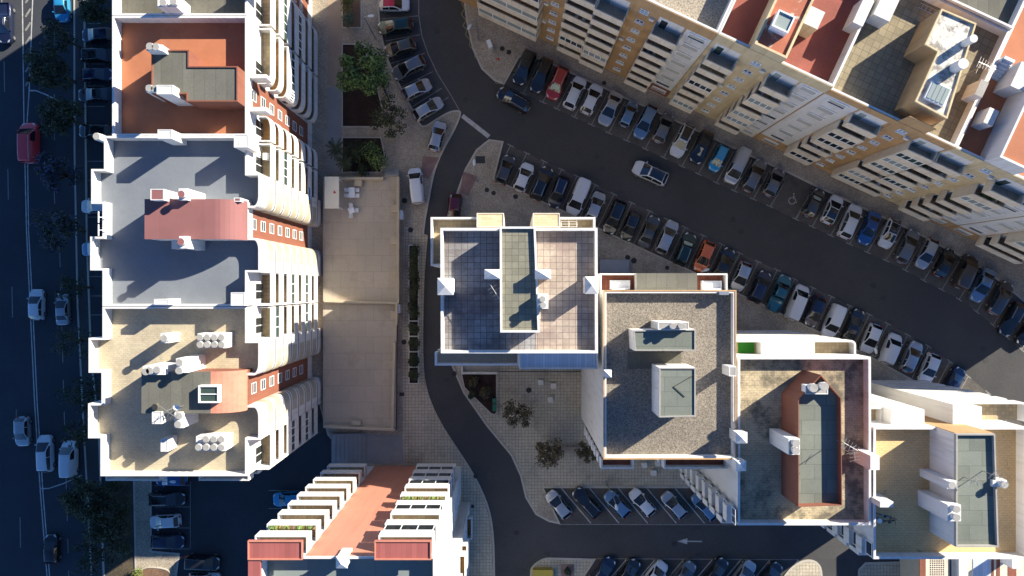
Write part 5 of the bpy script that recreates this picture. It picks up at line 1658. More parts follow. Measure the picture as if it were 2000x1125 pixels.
be = empty('bench', (x, y, 0.13), 'long slatted bench between two small reddish trees', 'bench')
b = MB()
for k in range(4):
    b.box(x - 1.15, x + 1.15, y - 0.26 + 0.14 * k, y - 0.15 + 0.14 * k, 0.52, 0.57, 'brown_walk')
b.build('seat', be)
for s_ in (-0.95, 0.95):
    b = MB(); b.box(x + s_ - 0.08, x + s_ + 0.08, y - 0.24, y + 0.24, 0.13, 0.52, 'concrete'); b.build('leg', be)
for (py0, py1, lab) in ((779, 787, 'green plastic crate in the triangular bed, upper one'), (789, 795, 'small green plastic box between two green crates'), (796, 803, 'green plastic crate in the triangular bed, lower one')):
    X0, X1, Y0, Y1 = box_px(962, 969, py0, py1, 0.6)
    c = empty('crate', ((X0 + X1) / 2, (Y0 + Y1) / 2, 0.15), lab, 'crate', 'green crates in the planted bed')
    b = MB(); b.ring([(X0, Y0), (X1, Y0), (X1, Y1), (X0, Y1)], 0.05, 0.15, 0.62, 'green_plastic'); b.box(X0 + .05, X1 - .05, Y0 + .05, Y1 - .05, 0.16, 0.22, 'green_plastic'); b.build('body', c)
    b = MB(); b.box(X0 + .06, X1 - .06, Y0 + .06, Y1 - .06, 0.56, 0.60, 'green_plastic'); b.build('lid', c)
# low ridged metal cover beside the tower, railings, little planter wall
X0, X1, Y0, Y1 = box_px(1172, 1228, 507, 533, 1.2)
sc_ = empty('ramp_cover', ((X0 + X1) / 2, (Y0 + Y1) / 2, 0.13), 'grey ridged metal cover on the pavement beside the slab-roofed tower', 'cover')
b = MB(); b.box(X0, X1, Y0, Y1, 0.13, 1.15, 'concrete'); b.build('base', sc_)
b = MB()
for k in range(7):
    y0 = Y0 + (Y1 - Y0) * k / 7
    b.box(X0 - 0.05, X1 + 0.05, y0, y0 + (Y1 - Y0) / 7 * 0.55, 1.15, 1.24, 'grey_metal')
b.box(X0 - 0.05, X1 + 0.05, Y0, Y1, 1.15, 1.19, 'grey_metal')
b.build('sheet', sc_)
X0, X1, Y0, Y1 = box_px(901, 971, 716, 730, 0.9)
st = empty('entrance_ramp', ((X0 + X1) / 2, Y0, 0.13), 'white walled entrance ramp under the tower, above the triangular bed', 'ramp')
b = MB(); b.wall([(X1, Y0), (X0, Y0), (X0, Y1)][::-1], 0.2, 0.13, 1.0, 'white_dirty'); b.build('side_wall', st)
b = MB(); b.box(X0 + .2, X1, Y0 + .2, Y1 + 1.0, 0.13, 0.4, 'concrete'); b.build('ramp_floor', st)
b = MB()
xa_, ya_ = W(975, 726, 0.9); xb2, yb2 = W(974, 808, 0.9); xc_, yc_ = W(1133, 726, 0.9)
for z in (0.5, 0.95):
    b.tube([(xc_, yc_, z), (xa_, ya_, z), (xb2, yb2, z)], 0.03, 'dark_metal', 6)
for k in range(9):
    b.tube([(xa_ + (xb2 - xa_) * k / 8, ya_ + (yb2 - ya_) * k / 8, 0.12), (xa_ + (xb2 - xa_) * k / 8, ya_ + (yb2 - ya_) * k / 8, 0.95)], 0.025, 'dark_metal', 5)
for k in range(1, 15):
    b.tube([(xa_ + (xc_ - xa_) * k / 14, ya_, 0.12), (xa_ + (xc_ - xa_) * k / 14, ya_, 0.95)], 0.025, 'dark_metal', 5)
tag(b.build('railing'), 'thin dark railing round the corner of the paved square beside the triangular bed', 'railing')
X0, X1, Y0, Y1 = box_px(1041, 1080, 1114, 1135, 1.2)
bn = empty('recycling_bin', ((X0 + X1) / 2, (Y0 + Y1) / 2, 0.12), 'yellow recycling bin at the bottom edge on the rounded pavement corner', 'bin')
b = MB(); b.prism(rounded([(X0, Y0), (X1, Y0), (X1, Y1), (X0, Y1)], {0: .15, 1: .15, 2: .15, 3: .15}, True, 3), 0.12, 1.1, 'yellow_plastic'); b.build('body', bn)
b = MB(); b.prism([(X0 - .04, Y0 - .04), (X1 + .04, Y0 - .04), (X1 + .04, Y1 + .04), (X0 - .04, Y1 + .04)], 1.1, 1.2, 'yellow_plastic'); b.build('lid', bn)
X0, X1, Y0, Y1 = box_px(780, 786, 411, 428, 1.4)
b = MB(); b.box(X0, X1, Y0, Y1, 0.13, 1.4, 'white_dirty'); b.box(X0 - .03, X1 + .03, Y0 - .03, Y1 + .03, 1.4, 1.45, 'white_frame')
tag(b.build('utility_cabinet'), 'white utility cabinet against the maroon side of the courtyard terrace, by the van', 'cabinet', 'utility cabinets')
X0, X1, Y0, Y1 = box_px(776, 781, 595, 611, 1.4)
b = MB(); b.box(X0, X1, Y0, Y1, 0.13, 1.4, 'white_dirty'); b.box(X0 - .03, X1 + .03, Y0 - .03, Y1 + .03, 1.4, 1.45, 'white_frame')
tag(b.build('utility_cabinet'), 'white utility cabinet beside the hedge, level with the terrace cross wall', 'cabinet', 'utility cabinets')
x, y = W(956, 87, 0.6)
b = MB(); q = [(x + a * 0.906 + c * 0.35, y + a * 0.35 - c * 0.906) for a, c in ((-.25, -.5), (.25, -.5), (.25, .5), (-.25, .5))]
b.prism(q, 0.12, 0.95, 'white_dirty'); b.prism(offset(q, -0.03, True), 0.95, 1.0, 'white_frame')
tag(b.build('utility_cabinet'), 'white utility cabinet on the beige pavement by the zigzag line', 'cabinet', 'utility cabinets')
for (px, py, lab) in ((973, 116, 'red hydrant on the beige pavement left of the black people carrier'),):
    x, y = W(px, py, 0.4)
    b = MB(); b.cyl(x, y, 0.12, 0.75, 0.12, 'red_paint', 12); b.cyl(x, y, 0.75, 0.85, 0.14, 'red_paint', 12, r2=0.06); b.tube([(x - .22, y, .55), (x + .22, y, .55)], 0.06, 'red_paint', 8)
    tag(b.build('hydrant'), lab, 'hydrant')
# motorcycle and bicycle
def two_wheeler(px, py, ang, label, cat, name, z=0.13, motor=True, col='dark_metal'):
    x, y = W(px, py, z + 0.5)
    t = empty(name, (x, y, z), label, cat, None, ang)
    def add(nm, b):
        o = b.build(nm); o.parent = t; return o
    for wx in (-0.68, 0.68) if motor else (-0.52, 0.52):
        b = MB()
        ring_ = [(wx + 0.30 * math.cos(R(a)), 0, 0.31 + 0.30 * math.sin(R(a))) for a in range(0, 361, 24)]
        b.tube(ring_, 0.06 if motor else 0.025, 'rubber', 6); b.tube([(wx, -0.06, 0.31), (wx, 0.06, 0.31)], 0.05, 'grey_metal', 6)
        add('wheel', b)
    b = MB()
    if motor:
        b.tube([(-0.75, 0, 0.75), (-0.3, 0, 0.78), (0.05, 0, 0.80), (0.3, 0, 0.86)], 0.15, col, 8, r2=0.12)
        b.box(-0.3, 0.25, -0.13, 0.13, 0.25, 0.62, 'grey_metal'); b.tube([(0.30, 0, 0.86), (0.66, 0, 0.34)], 0.05, 'grey_metal', 6)
    else:
        for p, q in (((-0.52, 0, .31), (-0.1, 0, .75)), ((-0.1, 0, .75), (0.4, 0, .8)), ((0.4, 0, .8), (0.52, 0, .31)), ((-0.05, 0, .3), (-0.1, 0, .85)), ((-0.05, 0, .3), (0.4, 0, .75)), ((-0.52, 0, .31), (-0.05, 0, .3))):
            b.tube([p, q], 0.025, col, 5)
    add('frame', b)
    b = MB(); b.tube([(0.34, -0.33, 0.98), (0.42, 0, 0.95), (0.34, 0.33, 0.98)], 0.022, 'dark_metal', 6); add('handlebar', b)
    b = MB(); b.prism([(-0.7 if motor else -0.25, -0.10), (0.0, -0.14 if motor else -0.04), (0.0, 0.14 if motor else 0.04), (-0.7 if motor else -0.25, 0.10)], 0.88, 0.95, 'rubber', None, True); add('saddle', b)
two_wheeler(753, 180, R(-68), 'dark motorcycle parked beside the garden bed near the silver cars', 'motorcycle', 'motorcycle')
two_wheeler(1727, 1007, R(-15), 'blue bicycle leaning on the ochre roof behind the parapet', 'bicycle', 'bicycle', ZR + 0.05, False, 'blue_plastic')
two_wheeler(1736, 1017, R(10), 'dark bicycle lying next to the blue one on the ochre roof', 'bicycle', 'bicycle', ZR + 0.05, False)
x, y = W(1716, 1016, 22)
b = MB(); b.cyl(x, y, ZR + 0.05, ZR + 0.6, 0.22, 'blue_plastic', 12); b.cyl(x, y, ZR + 0.6, ZR + 0.64, 0.25, 'white_frame', 12)
tag(b.build('bucket'), 'blue bucket with a white lid on the ochre roof by the bicycles', 'bucket')
# ------------------------------------------------------------------ vehicles
PAINT = {}
for nm, c, mt, ro in (('white', (0.62, 0.63, 0.64), 0, 0.3), ('silver', (0.42, 0.43, 0.44), 0.55, 0.32), ('grey', (0.17, 0.175, 0.18), 0.5, 0.32), ('dark_grey', (0.07, 0.07, 0.073), 0.4, 0.3),
                      ('black', (0.012, 0.012, 0.013), 0, 0.25), ('navy', (0.014, 0.02, 0.05), 0.2, 0.28), ('blue', (0.02, 0.09, 0.28), 0.3, 0.28), ('sky_blue', (0.03, 0.28, 0.52), 0.2, 0.3), ('teal', (0.02, 0.12, 0.16), 0.3, 0.3),
                      ('red', (0.36, 0.03, 0.025), 0.1, 0.28), ('van_red', (0.75, 0.05, 0.06), 0, 0.4), ('bright_red', (0.50, 0.02, 0.035), 0, 0.3), ('maroon', (0.10, 0.012, 0.022), 0.2, 0.3), ('orange', (0.72, 0.15, 0.03), 0.1, 0.3), ('dark_green', (0.012, 0.035, 0.028), 0.2, 0.28),
                      ('steel_blue', (0.15, 0.25, 0.38), 0.5, 0.3), ('olive', (0.10, 0.095, 0.07), 0.4, 0.3), ('brown', (0.075, 0.062, 0.055), 0.4, 0.32)):
    PAINT[nm] = mat('paint_' + nm, c, ro, 0, metallic=mt, coat=0.9)
mat('car_glass', (0.012, 0.014, 0.015), 0.03, 0, spec=1.0)
mat('car_trim', (0.02, 0.02, 0.02), 0.5, 0)
mat('headlamp', (0.55, 0.57, 0.58), 0.1, 0, spec=0.8)
mat('tail_lamp', (0.35, 0.015, 0.015), 0.15, 0)
mat('painted_reflection', (0.42, 0.47, 0.34), 0.5, 0)  # pale tone standing in for lit facades mirrored in a windscreen

# kind: length, width, height, bonnet length, windscreen foot->roof, roof end from tail, rear glass foot from tail, deck height
KINDS = {
    'hatchback': (4.0, 1.75, 1.48, 0.92, 0.92, 0.62, 0.14, 0.98),
    'small_car': (3.5, 1.62, 1.50, 0.70, 0.72, 0.36, 0.08, 0.98),
    'saloon': (4.45, 1.78, 1.44, 1.12, 0.98, 1.30, 0.62, 1.00),
    'estate': (4.55, 1.80, 1.48, 1.08, 0.98, 0.56, 0.12, 1.00),
    'suv': (4.45, 1.86, 1.66, 1.02, 0.88, 0.56, 0.12, 1.06),
    'people_carrier': (4.55, 1.84, 1.68, 0.80, 1.02, 0.36, 0.08, 1.06),
    'van': (4.75, 1.88, 1.95, 0.75, 0.80, 0.14, 0.06, 1.10),
    'small_van': (4.30, 1.80, 1.84, 0.85, 0.72, 0.16, 0.06, 1.08),
    'pickup': (5.1, 1.86, 1.75, 1.15, 0.70, 2.05, 1.80, 1.02),
}
MESH = {}
def car_meshes(kind):
    if kind in MESH:
        return MESH[kind]
    L, Wd, H, bon, ws, re_, rg, deck = KINDS[kind]
    xf, xr = L / 2, -L / 2
    x_ws0, x_ws1 = xf - bon, xf - bon - ws          # windscreen foot and roof front
    x_r1, x_r0 = xr + re_, xr + rg                  # roof end, rear glass foot
    hood0, hood1 = 0.66 + 0.08 * (H - 1.45), 0.93 + 0.35 * (H - 1.48)
    def lerp(a, b, t): return a + (b - a) * max(0.0, min(1.0, t))
    def top(x):
        if x >= x_ws0:
            t = (xf - x) / bon
            return lerp(hood0, hood1, t ** 0.6) - (0.10 if x > xf - 0.03 else 0)
        if x >= x_ws1:
            return lerp(hood1, H - 0.06, (x_ws0 - x) / ws)
        if x >= x_r1:
            t = (x_ws1 - x) / (x_ws1 - x_r1)
            return H - 0.06 + 0.06 * math.sin(math.pi * min(1, t * 1.05 + 0.1)) - 0.03 * t
        if x >= x_r0:
            return lerp(H - 0.09, deck, (x_r1 - x) / (x_r1 - x_r0))
        if rg > 0.3:
            return deck - 0.05 * (x_r0 - x) / max(0.05, rg) - (0.08 if x < xr + 0.03 else 0)
        return deck - 0.25
    def halfw(x):
        e = min(xf - x, x - xr)
        w = Wd / 2
        z = 0.85 if x > 0 else 0.6
        if e < z:
            w *= 1 - (0.36 if x > 0 else 0.22) * ((z - e) / z) ** 2.4
        return w
    xs = [xf, xf - 0.05, xf - 0.16, xf - 0.34, xf - 0.6, (xf - 0.6 + x_ws0) / 2, x_ws0 + 0.02, x_ws0 - ws * 0.25, x_ws0 - ws * 0.5, x_ws0 - ws * 0.75, x_ws1, x_ws1 - 0.2]
    n = 5
    xs += [x_ws1 - 0.2 + (x_r1 + 0.15 - x_ws1 + 0.2) * (k + 1) / n for k in range(n)]
    xs += [x_r1, (x_r1 + x_r0) / 2, x_r0]
    if rg > 0.3:
        xs += [x_r0 - rg * 0.4, xr + 0.16, xr + 0.05, xr]
    else:
        xs += [xr + 0.03, xr]
    xs = sorted(set(round(x, 4) for x in xs), reverse=True)
    def section(x):
        w, zt = halfw(x), top(x)
        belt = min(zt - 0.02, hood1 + 0.0 + 0.03 * (xf - x) / L)
        cab = max(0.0, zt - belt - 0.02)
        tw = w - 0.06 - (0.22 if kind in ('van', 'small_van') else 0.40) * cab if cab > 0.03 else w - 0.10
        lowz = 0.24 if abs(x) < xf - 0.1 else 0.34
        half = [(w * 0.96, lowz), (w, 0.48), (w * 0.99, min(belt - 0.04, 0.78)), (w - 0.035, belt), (tw + 0.01, max(belt + 0.01, zt - 0.05)), (tw - 0.09, zt - 0.005), (tw * 0.5, zt + 0.018), (0, zt + 0.025)]
        return half
    b = MB()
    rows = []
    for x in xs:
        h = section(x)
        rows.append([(x, y, z) for y, z in h] + [(x, -y, z) for y, z in h[-2::-1]])
    m = len(rows[0])
    verts = [p for r_ in rows for p in r_]
    faces = []
    for i in range(len(rows) - 1):
        for j in range(m - 1):
            faces.append((i * m + j, i * m + j + 1, (i + 1) * m + j + 1, (i + 1) * m + j))
    b.mesh(verts, faces, 'paint_white', True)
    b.mesh(rows[0], [tuple(range(m))], 'paint_white')
    b.mesh(rows[-1], [tuple(range(m))[::-1]], 'paint_white')
    b.mesh([(p[0], p[1], p[2]) for r_ in rows for p in (r_[0], r_[-1])], [(2 * i, 2 * i + 1, 2 * i + 3, 2 * i + 2) for i in range(len(rows) - 1)], 'car_trim')
    out = {'body': b}
    def tw_at(x):
        return section(x)[5][0]
    def patch(xa, xb, f, e, mm='car_glass', nx=4, ny=6):
        g = MB()
        v = []
        for i in range(nx + 1):
            x = lerp(xa, xb, i / nx) if xb > xa else xa + (xb - xa) * i / nx
            h = section(x)
            for j in range(ny + 1):
                t = -1 + 2 * j / ny
                y = t * h[5][0] * f
                a = abs(y)
                if a < h[6][0]:
                    z = h[7][1] + (h[6][1] - h[7][1]) * a / h[6][0]
                else:
                    z = h[6][1] + (h[5][1] - h[6][1]) * (a - h[6][0]) / max(1e-4, h[5][0] - h[6][0])
                v.append((x, y, z + e))
        k = ny + 1
        g.mesh(v, [(i * k + j, i * k + j + 1, (i + 1) * k + j + 1, (i + 1) * k + j) for i in range(nx) for j in range(ny)], mm, True)
        return g
    out['windscreen'] = patch(x_ws0 - 0.02, x_ws1 - 0.02, 1.04, 0.014)
    out['rear_window'] = patch(x_r1 - 0.04, x_r0 + 0.05 * (1 if rg > 0.3 else 0.2), 1.0, 0.014)
    out['painted_reflection'] = patch(x_ws0 - 0.22, x_ws1 + 0.20, 0.86, 0.018, 'painted_reflection')  # flat patch on the windscreen glass, a reflection put in as colour
    out['roof_panel'] = patch(x_ws1 + 0.03, x_r1 + 0.03, 1.06, 0.012, 'car_glass', 6)
    out['painted_roof'] = patch(x_ws1 - 0.02, x_r1 + 0.03, 1.05, 0.010, 'paint_white', 6)
    for s_ in (1, -1):
        g = MB()
        xa, xb = x_ws0 - ws * 0.45, (x_r1 - 0.05 if kind not in ('van', 'small_van') else x_ws1 - 0.75)
        cut = [(xa, x_ws1 - 0.75), (x_ws1 - 0.83, xb)] if x_ws1 - 0.9 > xb else [(xa, xb)]
        for (p, q) in cut:
            nx = 5
            v = []
            for i in range(nx + 1):
                x = p + (q - p) * i / nx
                h = section(x)
                (y0, z0), (y1, z1) = h[3], h[4]
                for t in (0.10, 0.90):
                    v.append((x, s_ * (y0 + (y1 - y0) * t + 0.014), z0 + (z1 - z0) * t + 0.006))
            g.mesh(v, [(2 * i, 2 * i + 1, 2 * i + 3, 2 * i + 2) for i in range(nx)], 'car_glass', True)
        out['side_window', s_] = g
        for e, x in (('f', xf - 0.78), ('r', xr + 0.76)):
            g = MB()
            y = s_ * (Wd / 2 - 0.10)
            for (r0, w0, mm) in ((0.32, 0.12, 'rubber'), (0.20, 0.128, 'aluminium')):
                a = [R(t) for t in range(0, 360, 24)]
                A = [(x + r0 * math.cos(t), y - w0, 0.32 + r0 * math.sin(t)) for t in a]
                B2 = [(x + r0 * math.cos(t), y + w0, 0.32 + r0 * math.sin(t)) for t in a]
                k = len(a)
                g.mesh(A + B2, [(i, (i + 1) % k, k + (i + 1) % k, k + i) for i in range(k)] + [tuple(range(k)), tuple(range(k, 2 * k))], mm, False)
            out['wheel', s_, e] = g
        g = MB()
        h1, h2, h3 = section(xf - 0.10), section(xf - 0.22), section(xf - 0.42)
        g.mesh([(xf - 0.085, s_ * (h1[3][0] * 0.55), h1[6][1] - 0.0), (xf - 0.09, s_ * (h1[3][0] - 0.06), h1[4][1] + 0.015), (xf - 0.42, s_ * (h3[3][0] - 0.05), h3[4][1] + 0.02), (xf - 0.30, s_ * (h2[3][0] * 0.66), h2[5][1] + 0.03)], [(0, 1, 2, 3)], 'headlamp')
        out['headlight', s_] = g
        g = MB()
        hr = section(xr + 0.02)
        g.box(xr - 0.012, xr + 0.10, s_ * (hr[1][0] - 0.02), s_ * (hr[1][0] - 0.24), 0.66, 0.90, 'tail_lamp')
        out['tail_light', s_] = g
        g = MB()
        xm = x_ws0 - 0.28
        ym = section(xm)[3][0]
        g.prism(rounded([(xm - 0.06, s_ * (ym - 0.02)), (xm - 0.05, s_ * (ym + 0.20)), (xm + 0.07, s_ * (ym + 0.18)), (xm + 0.08, s_ * (ym - 0.02))], {1: .05, 2: .06}, True, 3), hood1 + 0.02, hood1 + 0.16, 'paint_white', None, True)
        out['mirror', s_] = g
        g = MB()
        xa, xb = x_ws1 - 0.15, x_r1 + 0.12
        g.tube([(xa, s_ * (tw_at(xa) - 0.02), top(xa) + 0.0), (xa - 0.15, s_ * (tw_at(xa - 0.15) - 0.02), top(xa) + 0.075), (xb + 0.15, s_ * (tw_at(xb + .15) - 0.02), top(xb) + 0.075), (xb, s_ * (tw_at(xb) - 0.02), top(xb) + 0.0)], 0.022, 'aluminium', 6)
        out['roof_rail', s_] = g
    g = MB(); g.box(xr - 0.02, xr + 0.02, -0.26, 0.26, 0.50, 0.61, 'white_frame'); out['number_plate'] = g
    if kind == 'pickup':
        g = MB()
        xa, xb = xr + 0.1, x_r0 - 0.08
        w = Wd / 2 - 0.16
        g.mesh([(xa, -w, deck - 0.03), (xb, -w, deck - 0.03), (xb, w, deck - 0.03), (xa, w, deck - 0.03)], [(0, 1, 2, 3)], 'car_trim')
        g.ring([(xa - .06, -w - .06), (xb + .06, -w - .06), (xb + .06, w + .06), (xa - .06, w + .06)], 0.08, deck - 0.05, deck + 0.10, 'paint_white')
        out['load_bed'] = g
    res = {}
    for k, mb in out.items():
        nm = k if isinstance(k, str) else k[0]
        o = mb.build(nm)
        res[k] = o.data
        COL.objects.unlink(o)
        bpy.data.objects.remove(o)
    MESH[kind] = res
    return res

NAMEOF = {'hatchback': 'hatchback', 'small_car': 'small car', 'saloon': 'saloon', 'estate': 'estate car', 'suv': 'tall SUV', 'people_carrier': 'people carrier', 'van': 'van', 'small_van': 'small van', 'pickup': 'pickup'}
OBJ = {'hatchback': 'parked_car', 'small_car': 'parked_car', 'saloon': 'parked_car', 'estate': 'parked_car', 'suv': 'parked_car', 'people_carrier': 'parked_car', 'van': 'van', 'small_van': 'van', 'pickup': 'pickup_truck'}
def make_car(px, py, d, kind, paint, label, group, opts='', name=None, scale=1.0):
    """d = direction of the nose in the photo (x right, y down)"""
    ms = car_meshes(kind)
    x, y = W(px, py, 0.8)
    z = 0.018
    t = empty(name or OBJ[kind], (x, y, z), label, {'van': 'van', 'small_van': 'van', 'pickup': 'pickup'}.get(kind, 'car'), group, math.atan2(-d[1], d[0]))
    j = random.Random(int(px * 7 + py * 13))
    t.rotation_euler.z += R(j.uniform(-2.2, 2.2))
    t.scale = (scale * j.uniform(0.95, 1.05), scale * j.uniform(0.97, 1.03), scale * j.uniform(0.96, 1.05))
    pm = PAINT[paint]
    for k, me in ms.items():
        nm = k if isinstance(k, str) else k[0]
        if nm == 'roof_rail' and 'r' not in opts: continue
        if nm == 'roof_panel' and 'k' not in opts: continue
        if nm == 'painted_roof' and 'R' not in opts: continue
        if nm == 'painted_reflection' and 's' not in opts: continue
        o = bpy.data.objects.new(nm, me)
        o.parent = t
        COL.objects.link(o)
        for i, sl in enumerate(o.material_slots):
            if sl.material and sl.material.name == 'paint_white' and paint != 'white':
                if nm != 'painted_roof':
                    sl.link = 'OBJECT'
                    sl.material = pm
            if nm == 'painted_roof':
                sl.link = 'OBJECT'
                sl.material = PAINT['bright_red']
        if nm == 'painted_roof':
            o['label'] = 'red painted roof'
        if nm == 'roof_panel':
            o['label'] = 'black glass roof'
    return t

U, Dn = (0.38, -0.925), (-0.38, 0.925)
UPN, DNS = (0.42, -0.907), (-0.42, 0.907)
def name_of(c, k, o):
    n = c.replace('_', ' ') + ' ' + NAMEOF[k]
    if 'k' in o: n += ' with black roof'
    return n
def row(cars, where, group):
    for i, (px, py, d, k, c, o) in enumerate(cars):
        me = name_of(c, k, o)
        L_ = cars[i - 1] if i else None
        R_ = cars[i + 1] if i + 1 < len(cars) else None
        nb = []
        for q in (L_, R_):
            if q: nb.append(q[4].replace('_', ' ') + ' ' + NAMEOF[q[3]].split(' ')[-1])
        if L_ and R_: rel = 'between %s and %s' % (nb[0], nb[1])
        elif R_: rel = 'first of the row, next to %s' % nb[0]
        else: rel = 'last of the row, next to %s' % nb[0]
        make_car(px, py, d, k, c, '%s %s, %s' % (me, rel, where), group, o)

row([(987, 331, U, 'hatchback', 'dark_grey', ''), (1023, 346, U, 'hatchback', 'white', ''), (1058, 358, U, 'estate', 'black', 'r'), (1091, 375, Dn, 'suv', 'navy', 'r'), (1130, 384, Dn, 'van', 'white', ''),
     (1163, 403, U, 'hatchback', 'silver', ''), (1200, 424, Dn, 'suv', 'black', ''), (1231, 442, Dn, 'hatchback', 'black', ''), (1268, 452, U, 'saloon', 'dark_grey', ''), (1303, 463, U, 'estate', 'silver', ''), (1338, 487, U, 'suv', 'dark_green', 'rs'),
     (1376, 501, Dn, 'hatchback', 'orange', ''), (1413, 517, U, 'saloon', 'black', ''), (1448, 540, Dn, 'hatchback', 'silver', ''), (1484, 560, U, 'suv', 'navy', ''), (1522, 573, U, 'pickup', 'teal', ''),
     (1557, 591, U, 'van', 'white', ''), (1592, 609, Dn, 'hatchback', 'navy', ''), (1627, 627, Dn, 'small_van', 'white', ''), (1667, 637, U, 'saloon', 'black', ''), (1702, 661, Dn, 'hatchback', 'white', ''), (1740, 681, U, 'small_van', 'white', ''),
     (1781, 697, U, 'hatchback', 'silver', ''), (1816, 719, Dn, 'hatchback', 'white', ''), (1862, 746, (0.55, -0.83), 'hatchback', 'navy', '')],
    'row below the street', 'cars in the slanted bays below the curved street')
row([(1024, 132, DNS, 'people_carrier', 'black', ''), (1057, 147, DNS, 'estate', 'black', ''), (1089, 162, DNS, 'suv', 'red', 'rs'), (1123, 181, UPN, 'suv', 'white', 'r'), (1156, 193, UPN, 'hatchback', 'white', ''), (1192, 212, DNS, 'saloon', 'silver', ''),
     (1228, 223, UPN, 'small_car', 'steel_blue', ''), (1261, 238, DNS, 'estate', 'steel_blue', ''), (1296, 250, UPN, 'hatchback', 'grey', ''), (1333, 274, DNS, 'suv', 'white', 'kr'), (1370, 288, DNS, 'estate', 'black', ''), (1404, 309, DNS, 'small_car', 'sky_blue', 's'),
     (1440, 324, DNS, 'van', 'silver', ''), (1474, 343, UPN, 'estate', 'grey', 'r'), (1512, 356, UPN, 'hatchback', 'grey', '')],
    'row under cream blocks', 'cars in the slanted bays above the curved street')
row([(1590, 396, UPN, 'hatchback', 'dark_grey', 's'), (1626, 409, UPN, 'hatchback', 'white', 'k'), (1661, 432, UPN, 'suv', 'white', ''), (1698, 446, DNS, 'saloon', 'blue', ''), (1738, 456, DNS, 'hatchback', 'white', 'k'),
     (1773, 481, UPN, 'estate', 'grey', ''), (1811, 495, DNS, 'hatchback', 'silver', ''), (1846, 513, UPN, 'hatchback', 'black', ''), (1886, 531, UPN, 'van', 'brown', ''), (1920, 557, DNS, 'saloon', 'steel_blue', ''),
     (1955, 582, (0.48, -0.88), 'estate', 'dark_grey', ''), (1977, 624, (-0.5, 0.866), 'estate', 'black', 'r'), (2008, 650, (-0.55, 0.84), 'hatchback', 'black', '')],
    'past the wheelchair bay', 'cars in the slanted bays above the curved street')
row([(770, 8, (1, 0.02), 'hatchback', 'white', 'R'), (772, 51, (-1, 0.12), 'estate', 'dark_green', ''), (781, 93, (-0.96, 0.27), 'hatchback', 'olive', ''), (798, 132, (-0.90, 0.44), 'estate', 'grey', ''),
     (814, 174, (0.89, -0.46), 'hatchback', 'silver', ''), (836, 212, (0.86, -0.50), 'hatchback', 'silver', ''), (854, 266, (0.24, -0.97), 'hatchback', 'silver', '')],
    'bays at the top street', 'cars beside the garden beds')
PL = (-0.66, -0.75)
row([(1091, 986, PL, 'hatchback', 'silver', ''), (1146, 982, PL, 'estate', 'black', 'r'), (1206, 985, PL, 'hatchback', 'steel_blue', ''), (1255, 982, PL, 'hatchback', 'white', ''), (1317, 987, PL, 'hatchback', 'silver', ''), (1377, 990, PL, 'hatchback', 'steel_blue', '')],
    'bays in the square', 'cars in the slanted bays of the square')
PR = (0.62, -0.78)
row([(1176, 1118, PR, 'estate', 'navy', 'r'), (1226, 1119, PR, 'hatchback', 'black', ''), (1280, 1122, PR, 'hatchback', 'white', ''), (1334, 1123, PR, 'hatchback', 'grey', ''), (1396, 1120, PR, 'estate', 'black', ''), (1452, 1123, PR, 'hatchback', 'silver', ''), (1505, 1124, PR, 'hatchback', 'black', '')],
    'bottom edge bays', 'cars in the bays at the bottom edge')
SH = 'cars in the shaded bays beside the long block'
row([(190, 68, (-1, 0.02), 'hatchback', 'navy', ''), (190, 107, (1, 0), 'estate', 'black', ''), (189, 146, (1, 0), 'hatchback', 'navy', ''), (187, 185, (-1, 0), 'saloon', 'black', ''), (186, 256, (-1, 0), 'suv', 'black', ''), (188, 403, (-1, 0), 'hatchback', 'white', ''), (188, 486, (-1, 0.02), 'hatchback', 'steel_blue', '')],
    'beside the long block', SH)
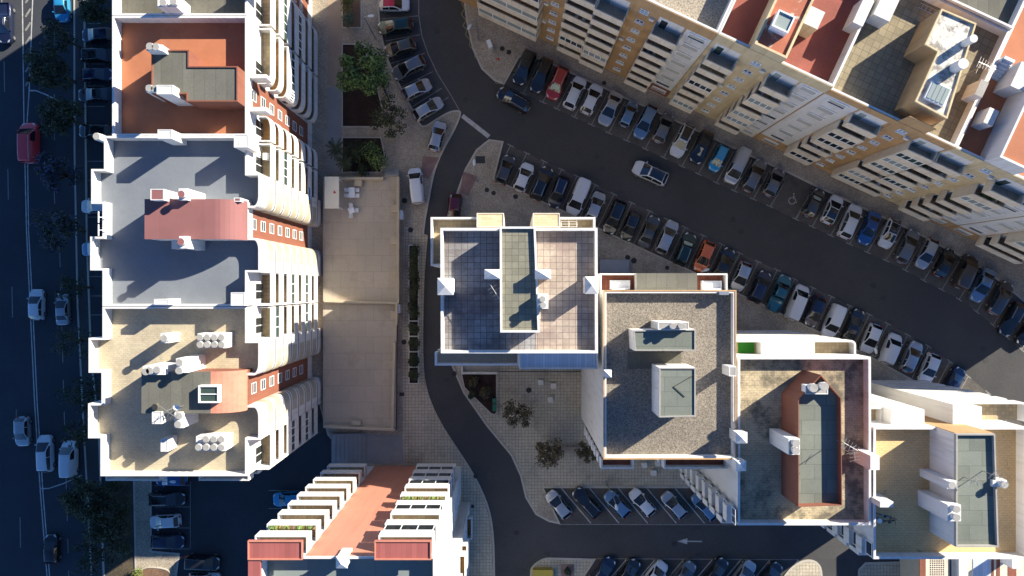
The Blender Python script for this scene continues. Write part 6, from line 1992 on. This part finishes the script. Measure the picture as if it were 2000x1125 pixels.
row([(334, 936, (-1, 0), 'hatchback', 'blue', ''), (326, 975, (1, 0.02), 'estate', 'black', 'r'), (322, 1019, (-1, 0.06), 'hatchback', 'white', ''), (327, 1058, (1, 0.0), 'estate', 'navy', ''), (395, 1099, (1, 0), 'people_carrier', 'black', ''), (398, 1131, (1, 0), 'hatchback', 'silver', '')],
    'small shaded car park', 'cars in the small shaded car park')
make_car(562, 975, (-1, 0.05), 'hatchback', 'sky_blue', 'bright blue hatchback half hidden under the salmon block balconies', 'cars in the small shaded car park')
MV = 'vehicles moving on the streets'
make_car(1003, 195, (-0.88, -0.47), 'estate', 'black', 'black estate car turning in the street below the zigzag line', MV, 'r', 'moving_car', 1.04)
make_car(1270, 338, (-0.90, -0.43), 'suv', 'white', 'white SUV with black roof driving along the curved street', MV, 'k', 'moving_car', 1.06)
make_car(813, 363, (-0.12, -0.99), 'van', 'white', 'white van parked on the pavement beside the courtyard terrace', MV, '', None, 0.98)
make_car(887, 409, (-0.15, 0.99), 'hatchback', 'maroon', 'maroon hatchback half hidden behind the slab-roofed tower', MV)
make_car(9, 45, (0, 1), 'pickup', 'navy', 'dark blue pickup at the sunlit top left corner of the avenue', MV, 'r', 'pickup_truck', 1.0)
make_car(120, 12, (0.0, 1), 'hatchback', 'sky_blue', 'bright blue car under the bare tree at the top of the avenue', MV)
make_car(58, 279, (0, -1), 'van', 'van_red', 'large red van driving up the shaded avenue', MV, 'r', None, 1.12)
make_car(71, 595, (0.02, -1), 'hatchback', 'white', 'white hatchback in the avenue, left one of the side by side pair', MV, '', 'moving_car', 1.0)
make_car(121, 603, (-0.02, -1), 'saloon', 'silver', 'silver saloon in the avenue, right one of the side by side pair', MV, '', 'moving_car', 0.9)
make_car(43, 843, (0.04, 1), 'hatchback', 'silver', 'silver hatchback driving down the avenue left of the white people carrier', MV, '', 'moving_car')
make_car(88, 886, (-0.02, -1), 'people_carrier', 'white', 'white people carrier in the avenue beside the tan roofed block', MV, '', 'moving_car', 1.0)
make_car(135, 896, (-0.02, -1), 'van', 'white', 'white van in the avenue nearest the notched white parapet', MV, '', 'van', 0.98)
make_car(100, 1073, (-0.02, -1), 'hatchback', 'black', 'black hatchback at the bottom of the avenue', MV, '', 'moving_car')
